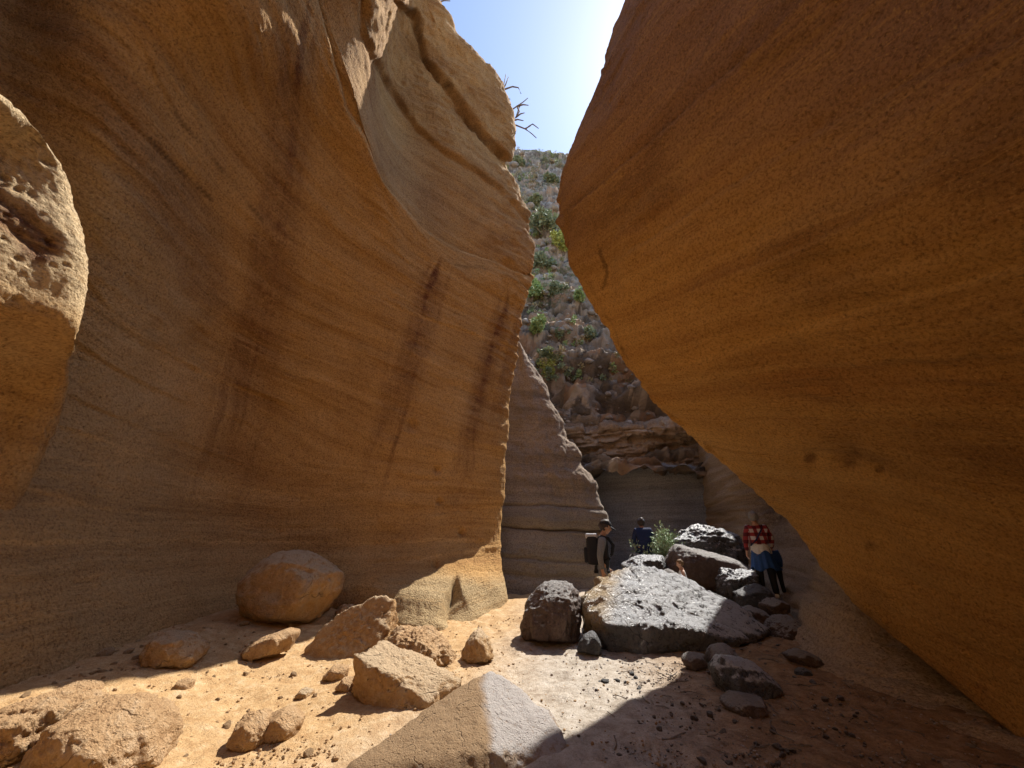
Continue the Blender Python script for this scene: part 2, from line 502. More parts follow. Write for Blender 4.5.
    # thin hairline ledges traced along the beds
    for line, gr in (([(105, 90), (150, 140), (210, 190), (270, 232), (330, 268), (400, 310), (460, 330), (518, 348)], 0.03), ([(150, 60), (180, 120), (215, 165)], 0.03),
                     ([(0, 405), (80, 432), (160, 462), (240, 488), (330, 500), (420, 508), (498, 506)], 0.035), ([(0, 541), (120, 541), (250, 541), (420, 541), (500, 541)], 0.035),
                     ([(0, 480), (90, 505), (180, 520), (300, 528), (500, 527)], 0.028), ([(380, 560), (440, 556), (500, 548)], 0.05), ([(78, 268), (105, 305), (150, 345), (210, 378), (270, 398)], 0.09), ([(60, 330), (110, 365), (180, 402), (250, 425)], 0.06), ([(0, 372), (70, 395), (140, 428), (215, 455)], 0.06)):
        ds, side, al = poly_dist(u, v, line)
        sgn = ds * -side
        d += front * (gr * (smooth(-1, 2, sgn) - 0.5) * np.exp(-np.abs(sgn) / 18) * (0.6 + 0.8 * fbm(g * 1.1, 2, seed=44)))
    for hu, hv, hr in ((437, 470, 3.2), (439, 502, 3), (462, 533, 3), (436, 564, 3.5), (412, 425, 5)):
        d -= front * 0.12 * np.exp(-((u - hu) ** 2 + (v - hv) ** 2) / hr ** 2)
    # the notch in the sunlit apron
    d -= front * 0.30 * np.clip(1 - np.abs(u - 455 - 3 * fbm(g * 3, 2, seed=45)) / (3 + 15 * smooth(575, 622, v)), 0, 1) * smooth(574, 588, v) * smooth(634, 612, v)
    edge = smooth(480, 510, u) * smooth(600, 330, v) * front
    d += edge * (0.10 * fbm(g * 2.6, 3, 0.6, seed=51) + 0.05 * ridged(q * 1.5, 3, seed=52))
    g2 = g + n * d[..., None]
    grey = 0.45 * smooth(235, 120, u + 30 * fbm(g * 0.7, 3, seed=61)) * smooth(130, 300, v + 0.9 * u * smooth(250, 0, u)) * front
    grey = np.maximum(grey, 0.25 * smooth(450, 600, v + 25 * fbm(g * 0.6, 3, seed=62)) * smooth(520, 260, u) * front)
    grey = np.maximum(grey, 0.85 * smooth(565, 590, v + 10 * fbm(g * 1.4, 3, seed=64)) * smooth(350, 400, u) * front)
    up = smooth(8, -25, (v - np.interp(u, [p[0] for p in L1], [p[1] for p in L1]))) * smooth(300, 325, u) * front
    grey = np.maximum(grey, 0.15 * up)
    stain_tint = np.zeros_like(u)
    for line, w0, w1, amt in (([(300, 0), (287, 150), (268, 290), (236, 420), (214, 500)], 17, 30, 0.9), ([(262, 260), (245, 350), (226, 470)], 12, 18, 0.7), ([(440, 258), (420, 330), (396, 410), (366, 510)], 11, 17, 1.0),
                              ([(452, 262), (430, 340), (410, 400)], 3, 6, 0.5), ([(510, 290), (486, 370), (470, 440), (458, 505)], 8, 12, 0.95), ([(526, 296), (505, 380), (490, 450)], 5, 8, 0.7),
                              ([(392, 330), (378, 420), (360, 480)], 3, 6, 0.4)):
        ds, side, al = poly_dist(u, v, line)
        w = w0 + (w1 - w0) * al
        sd_ = ds * side
        sk = fbm(np.stack([sd_ / 4.5 + 1.2 * fbm(g * 0.9, 2, seed=70), al * 1.6, np.full_like(al, w0 * 1.7)], -1), 3, 0.5)
        fade = smooth(0, 0.10, al + 0.10 * sk) * smooth(1.0, 0.6, al - 0.25 * sk)
        stain_tint = np.maximum(stain_tint, front * amt * smooth(1.7, 0.1, ds / w) * fade * (0.68 + 0.32 * smooth(-0.3, 0.3, sk)) * (0.75 + 0.25 * smooth(-0.1, 0.2, fbm(q * 2.0, 3, seed=77))))
    ds, side, al = poly_dist(u, v, [(40, 0), (120, 110), (170, 205), (212, 292)])
    stain_tint = np.maximum(stain_tint, front * 0.4 * smooth(40, 8, ds + 12 * fbm(g * 1.5, 3, seed=66)))  # darker band along this line
    seam, crack = np.zeros_like(u), np.zeros_like(u)
    wob = 3.0 * fbm(g * 1.3, 3, seed=67)
    brk = smooth(-0.25, 0.15, fbm(g * 1.9, 3, seed=68))
    for line, a in (([(0, 541), (120, 541), (250, 541), (420, 541), (500, 541)], 0.8), ([(0, 405), (80, 432), (160, 462), (240, 488), (330, 500), (420, 508), (498, 506)], 0.5), ([(0, 480), (90, 505), (180, 520), (300, 528), (500, 527)], 0.45),
                    ([(270, 232), (330, 268), (400, 310), (460, 330), (518, 348)], 0.5), ([(40, 62), (110, 148), (160, 215)], 0.35), ([(80, 270), (130, 330), (200, 372), (260, 396)], 0.6), ([(82, 330), (120, 362), (200, 400)], 0.4),
                    ([(410, 562), (450, 556), (500, 548)], 0.8), ([(300, 375), (380, 400), (500, 418)], 0.3), ([(0, 440), (100, 468), (220, 505)], 0.35), (L1, 1.0)):  # pale veins; the last line paints the ledge's lit rim
        ds, side, al = poly_dist(u + wob, v + wob, line)
        seam = np.maximum(seam, front * a * smooth(2.2, 0.5, ds) * (0.35 + 0.65 * brk))
    for line, a in (([(105, 90), (150, 140), (180, 172), (210, 200)], 0.9), ([(150, 60), (180, 120), (215, 165), (262, 222)], 0.8), (L3, 0.9), (L2, 0.5), ([(445, 262), (500, 275), (530, 290)], 0.5)):
        ds, side, al = poly_dist(u + 2 * wob, v + 2 * wob + 1.5, line)
        crack = np.maximum(crack, front * a * smooth(2.6, 0.6, ds) * (0.3 + 0.7 * brk))
    up2 = smooth(10, -30, (v - np.interp(u, [p[0] for p in L1], [p[1] for p in L1]))) * smooth(300, 325, u) * front
    stain_tint = np.maximum(stain_tint, 0.42 * up2 * (0.6 + 0.8 * fbm(g * 1.2, 3, seed=69)))  # reddish, darker tint over the upper slabs
    me = grid_mesh('canyon_wall_left', g2, attrs={'bed': bed, 'grey': grey, 'stain_tint': stain_tint, 'seam': seam, 'crack': crack})
    tag(link('canyon_wall_left', me, M['tuff']), 'undercut orange rock wall with dark vertical water streaks above the pale boulders', None, None, 'structure')
build_left_wall()

def build_spur():
    """the rounded shoulder that bulges from the wall close to the camera"""
    tops = [(72, 330), (79, 292), (82, 262), (80, 240), (73, 205), (62, 172), (45, 140), (22, 115), (0, 98), (-40, 70), (-90, 30)]
    edge = [P(-14, 540, 4.75), P(32, 465, 4.75), P(55, 405, 4.5), P(64, 356, 3.95)] + [P(u, v, Y) for (u, v), Y in zip(tops, (3.4, 3.25, 3.15, 3.05, 2.9, 2.7, 2.45, 2.2, 2.0, 1.75, 1.45))]
    ctrl = []
    for p in edge:
        ctrl.append([p + np.array([-3.0, 2.0, 0.2]), p + np.array([-1.2, 0.75, 0.1]), p + np.array([-0.32, 0.30, 0.02]), p, p + np.array([-0.10, -0.42, -0.06]), p + np.array([-0.28, -1.1, -0.2]), p + np.array([-0.62, -2.2, -0.3]), p + np.array([-1.3, -4.5, -0.3])])
    ctrl.insert(0, [np.array([p[0] - 0.4, p[1] + 0.1, -0.3]) for p in ctrl[0]])
    ctrl.append([p + np.array([-1.2, 0, 0.9]) for p in ctrl[-1]])
    n_ = len(ctrl) - 1
    g = surface(ctrl, [14] + [16] * (n_ - 1), [8, 16, 14, 24, 40, 40, 24])
    n = grid_normals(g, (0, 2, 3))
    bed = g[..., 2] + 0.1 * g[..., 0]
    pit1, pit2, pv = worley(g * 9.0, 31)
    d = 0.05 * fbm(g * 1.3, 4, 0.5, seed=71) - 0.030 * (pv > 0.5) * smooth(0.42, 0.1, pit1) + 0.012 * fbm(g * 6, 4, 0.65, seed=72) + 0.012 * np.maximum(0, ridged(g * 5, 3, seed=73)) + 0.012 * fbm(g * 22, 2, seed=74)
    u, v = project(g)
    for line, w, a in (([(-60, 150), (0, 195), (50, 240)], 8, 0.06), ([(-60, 180), (0, 215), (38, 250)], 6, 0.05)):
        ds, side, al = poly_dist(u, v, line)
        d -= a * np.exp(-(ds / w) ** 2) * (g[..., 1] > 0.3)
    g2 = g + n * d[..., None]
    ds, side, al = poly_dist(u, v, [(-60, 160), (0, 205), (40, 248)])
    st = 0.9 * smooth(26, 8, ds + 10 * fbm(g * 6, 3, seed=75))  # darker along the pitted gash
    me = grid_mesh('canyon_wall_spur', g2, attrs={'bed': bed, 'grey': 0.3 * smooth(3.6, 2.8, g[..., 2]), 'stain_tint': st, 'pale': smooth(3.0, 4.3, g[..., 2] + 0.3 * fbm(g * 2, 3, seed=76))})  # 'pale' paints the sunlit upper part lighter
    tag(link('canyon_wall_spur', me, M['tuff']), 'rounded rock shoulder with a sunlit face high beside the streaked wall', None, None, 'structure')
build_spur()

def build_right_wall():
    edge = [P(1090, 800, 3.7), P(960, 690, 4.4), P(880, 618, 5.0), P(830, 570, 5.4), P(788, 520, 5.6), P(720, 460, 5.2), P(645, 395, 4.85), P(610, 340, 4.75), P(575, 260, 4.55),
            P(556, 192, 4.4), P(571, 150, 4.25), P(594, 110, 4.1), P(611, 50, 3.75), P(630, 0, 3.5), P(650, -80, 3.1), P(690, -150, 2.6)]
    xn = [4.3, 4.1, 3.9, 3.7, 3.3, 2.95, 2.65, 2.45, 2.15, 2.0, 2.0, 2.0, 2.1, 2.35, 2.8, 3.4]
    ctrl = []
    for i, (p, x) in enumerate(zip(edge, xn)):
        ye, xe, z = p[1], p[0], p[2]
        row = [p + np.array([9, 9.2, 0.6]), p + np.array([2.75, 2.6, 0.2]), p + np.array([0.9, 0.62, 0.05]), p + np.array([0.16, 0.2, 0]), p]
        for f, yy in ((0.16, None), (0.5, None), (0.9, 1.2), (1.0, -1.0), (1.12, -5.0), (1.2, -14.0)):
            y = yy if yy is not None else ye - (ye - 1.2) * (0.22 if f < 0.3 else 0.55)
            row.append(np.array([xe + (x - xe) * f if f <= 1 else x + (f - 1) * 3, y, z]))
        ctrl.append(row)
    ctrl.insert(0, [p + np.array([0.3, 0, -0.9]) for p in ctrl[0]])
    for dx, dz in ((1.2, 0.7), (4.5, 1.2), (10, 1.4)):
        ctrl.append([p + np.array([dx, 0, dz]) for p in ctrl[16]])
    rows = [6, 30, 30, 30, 36, 42, 46, 36, 42, 36, 26, 26, 30, 28, 22, 14, 8, 6, 6][:len(ctrl) - 1]
    g = surface(ctrl, rows, [8, 10, 10, 12, 46, 84, 98, 60, 16, 8])
    n = grid_normals(g, (0, 2, 3))
    u, v = project(g)
    front = (g[..., 1] > 0.4)
    bed = g[..., 2] - 0.30 * g[..., 1] + 0.10 * fbm(g * 0.5, 3, seed=81)
    q = np.stack([g[..., 0] * 0.25, g[..., 1] * 0.25, bed * 2.6], -1)
    d = 0.09 * fbm(g * 0.7, 3, seed=82) + 0.030 * fbm(q, 5, 0.6, seed=83) + 0.010 * fbm(g * 9, 3, 0.6, seed=84) + 0.006 * fbm(g * 26, 2, seed=85)
    for line, gr in (([(820, -20), (760, 45), (700, 95), (640, 150), (572, 208)], 0.07), ([(1030, 262), (940, 290), (860, 310), (780, 335), (700, 362), (640, 385)], 0.05), ([(1030, 35), (900, 85), (800, 140), (700, 205), (610, 265)], 0.045),
                     ([(735, -20), (700, 60), (640, 130), (575, 180)], 0.02)):
        ds, side, al = poly_dist(u, v, line)
        sgn = ds * -side
        d += front * gr * (smooth(-1, 2, sgn) - 0.5) * np.exp(-np.abs(sgn) / 16)
    ci = np.arange(g.shape[1])[None, :] - 38
    rim = np.exp(-(ci / 16.0) ** 2) * smooth(0.4, 1.0, g[..., 2])
    b1, b2, val = worley(g * np.array([2.2, 2.2, 1.5]) + 0.4 * fbm(g * 2, 3, seed=188)[..., None], 13)
    d += rim * (0.09 * (val - 0.5) * smooth(0, 0.12, b2 - b1) + 0.07 * fbm(g * 2.4, 4, 0.6, seed=189))
    c1, c2, cv = worley(g * 5.5, 17)
    d += 0.020 * (cv > 0.9) * smooth(0.3, 0.15, c1) - 0.022 * (cv < 0.08) * smooth(0.34, 0.1, c1)
    flake = smooth(0.18, 0.24, fbm(np.stack([g[..., 0] * 0.5, g[..., 1] * 0.5, bed * 1.3], -1), 4, 0.6, seed=190))
    d += 0.022 * flake
    # scooped hollow under the nose
    d -= front * 0.10 * np.exp(-(((u - 605) / 14) ** 2 + ((v - 275) / 45) ** 2))
    for hu, hv, hr, a in ((850, 462, 16, 0.05), (878, 470, 8, 0.05), (812, 462, 8, 0.04)):
        d -= front * a * np.exp(-((u - hu) ** 2 + (v - hv) ** 2) / hr ** 2)
    g2 = g + n * d[..., None]
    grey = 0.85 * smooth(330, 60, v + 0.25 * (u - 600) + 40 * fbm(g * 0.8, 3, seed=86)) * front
    stain_tint = 0.5 * front * smooth(0.1, 0.5, fbm(np.stack([g[..., 0], g[..., 1] * 0.5, bed * 0.9], -1) * 0.8, 3, seed=87))
    seam, crack = np.zeros_like(u), np.zeros_like(u)
    wob = 3.0 * fbm(g * 1.5, 3, seed=88)
    for line, a in (([(1030, 262), (940, 290), (860, 310), (780, 335), (700, 362), (640, 385)], 0.5), ([(1030, 35), (900, 85), (800, 140), (700, 205), (610, 265)], 0.4), ([(1030, 150), (900, 190), (780, 235), (640, 300)], 0.3), ([(1030, 420), (920, 440), (800, 462)], 0.3), ([(900, -20), (800, 70), (700, 150), (620, 215)], 0.3)):
        ds, side, al = poly_dist(u + wob, v + wob, line)
        seam = np.maximum(seam, front * a * smooth(4.5, 0.5, ds) * smooth(-0.3, 0.3, fbm(g * 1.6, 3, seed=187)))
    for line, a in (([(820, -20), (760, 45), (700, 95), (640, 150), (572, 208)], 0.9), ([(598, 250), (604, 275), (600, 290)], 0.8), ([(590, 285), (612, 335), (625, 362)], 0.5), ([(735, -20), (700, 60), (672, 95)], 0.5)):
        ds, side, al = poly_dist(u + wob * 0.6, v + wob * 0.6 + 1.5, line)
        crack = np.maximum(crack, front * a * smooth(2.4, 0.5, ds) * (0.45 + 0.55 * smooth(-0.2, 0.2, fbm(g * 2, 2, seed=89))))
    for hu, hv, hr, a in ((850, 462, 15, 0.8), (878, 472, 8, 0.8), (808, 462, 7, 0.8), (870, 545, 9, 0.6)):
        stain_tint = np.maximum(stain_tint, front * a * smooth(1.2, 0.3, np.hypot(u - hu, (v - hv) * 1.4) / hr + 0.6 * fbm(g * 5, 3, seed=90)))  # dark spots, most of them in the dents
    me = grid_mesh('canyon_wall_right', g2, attrs={'bed': bed, 'grey': grey, 'stain_tint': stain_tint, 'seam': seam, 'crack': crack})
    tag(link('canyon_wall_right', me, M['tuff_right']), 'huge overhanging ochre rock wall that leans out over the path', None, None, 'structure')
build_right_wall()

def build_under_wall():
    w = lambda *a: np.array(a, float)
    ctrl = [
        [w(7.6, 17.0, -0.5), w(7.4, 17.0, 0.4), w(7.6, 17, 1.6), w(7.7, 17, 3.4), w(8.2, 17, 6), w(10, 17, 9)],
        [P(760, 588, 10.4) + w(-0.4, 0, -0.9), P(764, 588, 10.4), P(760, 535, 11.2), P(744, 480, 11.6), P(735, 430, 11.8), w(9, 13, 9)],
        [P(790, 612, 8.2) + w(-0.6, 0, -0.9), P(792, 612, 8.2), P(806, 545, 9.2), P(798, 480, 9.3), P(790, 430, 9.4), w(9, 11, 8)],
        [P(800, 655, 6.3) + w(-0.6, 0, -0.9), P(796, 655, 6.3), P(832, 606, 6.4), P(850, 580, 6.3), P(870, 545, 6.4), w(9, 9, 7)],
        [P(850, 738, 4.6) + w(-0.6, 0, -0.7), P(852, 738, 4.55), P(895, 712, 4.7), P(940, 686, 4.85), P(985, 660, 5.0), w(9, 7, 6)],
        [w(2.6, 2.6, -0.6), w(3.0, 2.6, 0.0), w(3.9, 2.7, 0.08), w(4.5, 2.9, 0.35), w(4.9, 3, 0.9), w(9, 4, 4)],
        [w(3.0, -6, -0.6), w(3.3, -6, 0.05), w(4.0, -6, 0.4), w(4.8, -6, 1.1), w(5.6, -6, 1.8), w(9, -6, 4)],
    ]
    g = surface(np.swapaxes(np.array(ctrl), 0, 1), [8, 44, 36, 24, 10], [20, 44, 50, 54, 44, 10])
    n = grid_normals(g, (0, 5, 1.6))
    bed = g[..., 2] + 0.06 * fbm(g * 0.6, 3, seed=91)
    q = np.stack([g[..., 0] * 0.3, g[..., 1] * 0.3, bed * 3.2], -1)
    d = 0.12 * fbm(g * 0.9, 4, 0.55, seed=92) + 0.16 * fbm(q, 5, 0.65, seed=93) + 0.03 * fbm(g * 5, 4, 0.6, seed=94) + 0.012 * fbm(g * 20, 3, 0.6, seed=95)
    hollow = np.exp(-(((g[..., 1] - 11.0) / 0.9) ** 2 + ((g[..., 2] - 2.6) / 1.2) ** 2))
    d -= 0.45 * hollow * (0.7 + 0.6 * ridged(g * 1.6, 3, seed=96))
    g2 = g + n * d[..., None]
    grey = np.clip(0.35 + 0.35 * fbm(g * 0.5, 3, seed=97) + 0.5 * smooth(8.5, 6.5, g[..., 1]), 0, 1)  # nearer part coloured paler to make up for light it lacks
    stain_tint = 0.8 * hollow  # darker colour inside the hollow
    me = grid_mesh('canyon_wall_foot', g2, attrs={'bed': bed, 'grey': grey, 'stain_tint': stain_tint})
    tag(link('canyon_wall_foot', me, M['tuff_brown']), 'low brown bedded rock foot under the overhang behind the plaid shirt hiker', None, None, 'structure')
build_under_wall()

def build_second_wall():
    w = lambda *a: np.array(a, float)
    ed = [(606, 592, 12.5), (605, 560, 12.5), (602, 536, 12.5), (607, 520, 12.5), (597, 500, 12.5), (594, 480, 12.5), (580, 468, 12.5), (577, 450, 12.55), (563, 438, 12.55), (560, 420, 12.6), (547, 402, 12.6), (544, 386, 12.65), (531, 368, 12.7), (519, 345, 12.8)]
    ctrl = []
    for i, (u, v, Y) in enumerate(ed):
        e = P(u, v, Y)
        k = i / 13
        z = e[2]
        ctrl.append([w(-8, 12.2 + 1.2 * k, z), w(-1.6, 11.3 + 1.0 * k, z), w(0.1 + 0.1 * k, 11.4 + 1.2 * k, z), (w(0.2, 11.4 + 1.2 * k, z) + e) / 2 + w(0.0, -0.1, 0), e, e + w(0.1, 0.5, 0.05), e + w(0.3, 3.2, 0.1), e + w(-0.5, 8, 0.3)])
    ctrl.insert(0, [p + w(0, -0.3, -1.2) for p in ctrl[0]])
    ctrl.append([p + w(-1.5, 1.6, 2.0) for p in ctrl[-1]])
    ctrl.append([p + w(-4, 4, 3.0) for p in ctrl[-1]])
    g = surface(np.array(ctrl), [6, 18, 14, 12, 14, 14, 14, 14, 14, 14, 14, 12, 14, 14, 12, 8], [8, 20, 60, 60, 10, 10, 8])
    n = grid_normals(g, (0, 5, 1.6))
    bed = g[..., 2] + 0.05 * g[..., 0] + 0.10 * fbm(g * 0.5, 3, seed=101)
    q = np.stack([g[..., 0] * 0.3, g[..., 1] * 0.3, bed * 2.2], -1)
    hi = smooth(2.2, 3.4, g[..., 2])
    d = 0.14 * fbm(g * 0.8, 4, 0.55, seed=102) + (0.12 - 0.07 * hi) * fbm(q, 5, 0.6, seed=103) + 0.06 * hi * fbm(g * 1.8, 4, 0.65, seed=109) + 0.03 * fbm(g * 6, 4, 0.6, seed=104)
    d += hi * (0.05 * ridged(g * 1.4, 4, seed=105) + 0.05 * fbm(g * 4, 3, 0.6, seed=106))
    # a step where a block has broken off
    ds, side, al = poly_dist(*project(g), [(552, 436), (556, 470), (566, 480), (580, 478)])
    d += 0.08 * smooth(14, 4, ds)
    for zz, a in ((1.95, 0.16), (1.15, 0.08), (2.6, 0.07), (0.75, 0.05)):
        k = bed - zz - 0.06 * fbm(g * 1.2, 3, seed=108)
        d -= a * np.exp(-(k / 0.035) ** 2)
    g2 = g + n * d[..., None]
    grey = np.clip(0.75 - 0.6 * hi + 0.4 * fbm(g * 0.5, 3, seed=107), 0, 1)
    me = grid_mesh('canyon_wall_bend', g2, attrs={'bed': bed, 'grey': grey, 'stain_tint': 0 * grey})
    tag(link('canyon_wall_bend', me, M['tuff_bend']), 'brown cracked rock slope at the bend behind the hiker in the cap', None, None, 'structure')
build_second_wall()

def build_cliff():
    w = lambda *a: np.array(a, float)
    zs = [(-0.8, 0.0), (0.4, 0.0), (2.0, 0.10), (3.4, 0.05), (4.25, -0.1), (4.5, 0.35), (5.3, 0.25), (6.0, 0.0), (6.4, 1.6)]
    plan = [(-6, 19.5), (0, 17.8), (2.9, 16.2), (5.2, 15.6), (7.6, 15.6), (10, 16.5), (16, 19)]
    ctrl = [[w(x, y + dy, z) for x, y in plan] for z, dy in zs]
    g = surface(np.array(ctrl), [8, 30, 30, 22, 14, 20, 24, 14], [10, 30, 60, 60, 24, 10])
    n = grid_normals(g, (2, 5, 1.6))
    bed = g[..., 2] + 0.05 * fbm(g * 0.5, 3, seed=111) - 0.03 * g[..., 0]
    q = np.stack([g[..., 0] * 0.25, g[..., 1] * 0.25, bed * 2.8], -1)
    up = smooth(4.2, 4.5, g[..., 2])
    d = (1 - up) * (0.08 * fbm(g * 0.6, 3, seed=112) + 0.07 * fbm(q, 5, 0.6, seed=113) + 0.02 * fbm(g * 6, 3, 0.6, seed=114))
    lay = fbm(np.stack([g[..., 0] * 0.35, g[..., 1] * 0.35, bed * 2.2], -1), 5, 0.65, seed=115)
    b1, b2, val = worley(np.stack([g[..., 0] * 1.3, g[..., 1] * 1.3, g[..., 2] * 1.9], -1) + 0.6 * fbm(g * 1.3, 4, 0.6, seed=118)[..., None], 4)
    d += up * (0.75 * lay + 0.28 * (val - 0.5) + 0.14 * fbm(g * 3, 4, 0.65, seed=116) + 0.10 * ridged(g * 2.2, 4, seed=119))
    g2 = g + n * d[..., None]
    stain_tint = (1 - up) * 0.55 * smooth(0.28, 0.5, fbm(np.stack([g[..., 0] * 1.1, g[..., 1], g[..., 2] * 0.9], -1), 4, seed=117))
    me = grid_mesh('canyon_wall_end', g2, attrs={'bed': bed, 'grey': up * 0.0, 'stain_tint': stain_tint, 'upper': up})
    o = link('canyon_wall_end', me, M['tuff_grey'])
    me.materials.append(M['tuff_brown'])
    upper = up[:-1, :-1].ravel() > 0.5
    me.polygons.foreach_set('material_index', upper.astype(np.int32))
    tag(o, 'smooth dark grey rock face with brown ledges on top closing the gorge', None, None, 'structure')
build_cliff()

def build_behind():  # added wall out of view, darkens the walls near the camera
    """unseen rock wall added behind the camera to keep sky light off the near walls"""
    w = lambda *a: np.array(a, float)
    plan = [(-9, -4.5), (-6.5, -8), (-3, -10), (0.5, -10.5), (3.5, -9), (6, -6), (8, -3.5)]
    ctrl = [[w(x * f, y * f, z) for x, y in plan] for z, f in ((-1, 1.0), (1, 1.02), (4, 1.06), (8, 1.0), (12, 0.94), (13.5, 1.1), (14, 1.5))]
    g = surface(ctrl, [6, 12, 16, 16, 8, 6], [14, 16, 16, 16, 14, 12])
    n = grid_normals(g, (0, 0, 3))
    bed = g[..., 2] + 0.1 * g[..., 0]
    g2 = g + n * (0.3 * fbm(g * 0.5, 4, seed=141) + 0.08 * fbm(g * 2, 3, seed=142))[..., None]
    me = grid_mesh('sky_block_wall', g2, attrs={'bed': bed, 'grey': 0 * bed, 'stain_tint': 0 * bed})
    tag(link('sky_block_wall', me, M['tuff']), 'curved rock wall added behind the viewer to block sky light', None, None, 'structure')
build_behind()

def build_hill():
    def axis(lo, hi, n):
        return np.linspace(lo, hi, n)
    s = np.concatenate([np.linspace(15.4, 18.6, 110), np.linspace(18.65, 30, 150), np.linspace(30.2, 60, 170)[1:]])
    xs = np.concatenate([np.linspace(-40, -4, 60), np.linspace(-3.8, 11, 190), np.linspace(11.3, 45, 60)])
    X, Y = np.meshgrid(xs, s)
    prof = np.interp(Y, [15.4, 16.9, 18, 20, 25, 30, 36, 41, 44, 50, 60], [2.0, 4.2, 7.4, 11.0, 19.0, 29.0, 42.0, 54.5, 59.5, 62, 60])
    Z = prof - 0.22 * (X - 1.5) * smooth(18, 42, Y) + 1.6
    g = np.stack([X, Y, Z], -1)
    n = np.zeros_like(g)
    n[..., 1], n[..., 2] = -0.8, 0.6
    d = 1.5 * fbm(g * 0.14, 4, 0.55, seed=121) + 0.35 * ridged(g * 0.45, 4, seed=122)
    b1, b2, val = worley(g * np.array([0.8, 0.8, 1.1]) + 0.4 * fbm(g * 0.9, 3, seed=123)[..., None], 2)
    bare = smooth(-0.05, 0.3, fbm(g * 0.22, 3, seed=128))
    d += bare * (0.75 * (val - 0.5) - 0.22 * np.exp(-((b2 - b1) / 0.07) ** 2))
    c1, c2, val2 = worley(g * np.array([2.2, 2.2, 2.8]) + 0.4 * fbm(g * 2, 3, seed=124)[..., None], 9)
    d += 0.24 * (val2 - 0.5) + 0.16 * np.maximum(0, 0.5 - c1) - 0.08 * np.exp(-((c2 - c1) / 0.1) ** 2) + 0.12 * fbm(g * 3.4, 4, 0.65, seed=125)
    step = fbm(np.stack([X * 0.08, Y * 0.08, Z * 0.6], -1), 4, 0.6, seed=126)
    low = smooth(22, 17.5, Y)
    lay = fbm(np.stack([X * 0.30, Y * 0.30, Z * 1.5], -1), 5, 0.65, seed=129)
    lay = np.sign(lay) * np.abs(lay) ** 0.65
    d = d * (1 - 0.45 * low) + 1.5 * lay * np.maximum(low, 0.45 * smooth(34, 26, Y)) + 0.25 * low * ridged(g * 1.2, 4, seed=130) + 0.45 * step
    g2 = g + n * d[..., None]
    me = grid_mesh('hillside', g2, attrs={'rock': val, 'rock2': val2, 'lay': lay, 'low': smooth(30, 21, Y + 3 * fbm(g * 0.3, 3, seed=131)), 'veg': smooth(0.0, 0.35, fbm(g * 0.35, 4, seed=127)) * smooth(17, 24, Y)})
    t = NT('rocky hillside')
    pos = t.pos()
    n1 = t.noise(pos, 2.2, 7, 0.7)
    col = t.ramp(t.math('ADD', t.math('MULTIPLY', n1, 0.5), t.math('MULTIPLY', t.attr('rock2'), 0.5)), [(0.22, (0.15, 0.135, 0.12)), (0.5, (0.36, 0.32, 0.275)), (0.75, (0.58, 0.52, 0.45))])
    col = t.mix(t.ramp(t.attr('rock'), [(0.72, 0.0), (0.8, 0.7)]), col, (0.52, 0.36, 0.25))
    col = t.mix(t.math('MULTIPLY', t.attr('veg'), t.ramp(t.noise(pos, 3.5, 5, 0.7), [(0.46, 0.0), (0.56, 0.8)])), col, (0.13, 0.17, 0.08))
    col = t.mix(t.math('MULTIPLY', t.attr('low'), 0.8), col, t.mix(1.0, col, (0.80, 0.70, 0.60), 'MULTIPLY'))
    col = t.mix(t.math('MULTIPLY', t.ramp(t.attr('lay'), [(0.0, 1.0), (0.35, 0.0)]), 0.4), col, t.mix(1.0, col, (0.62, 0.50, 0.40), 'MULTIPLY'))
    o = link('hillside', me, t.out(col, t.bump(t.noise(pos, 6, 7, 0.7), 0.25, 0.8), 0.95))
    tag(o, kind='structure')
build_hill()
#%%REST
# ------------------------------------------------------------------ rocks
def ico(sub):
    bm = bmesh.new()
    bmesh.ops.create_icosphere(bm, subdivisions=sub, radius=1.0)
    vv = np.array([x.co[:] for x in bm.verts])
    ff = np.array([[x.index for x in f.verts] for f in bm.faces])
    bm.free()
    return vv, ff
ICO = {k: ico(k) for k in (2, 3, 4, 5, 6)}

def hull_planes(pts):
    bm = bmesh.new()
    for p in pts:
        bm.verts.new(p)
    r = bmesh.ops.convex_hull(bm, input=bm.verts)
    bm.normal_update()
    c = np.mean([x.co[:] for x in bm.verts if x.link_faces], axis=0)
    pl = []
    for f in bm.faces:
        n = np.array(f.normal[:])
        dd = float(np.dot(n, np.array(f.verts[0].co[:]) - c))
        if dd < 0:
            n, dd = -n, -dd
        pl.append((n, max(dd, 0.01)))
    bm.free()
    return c, pl

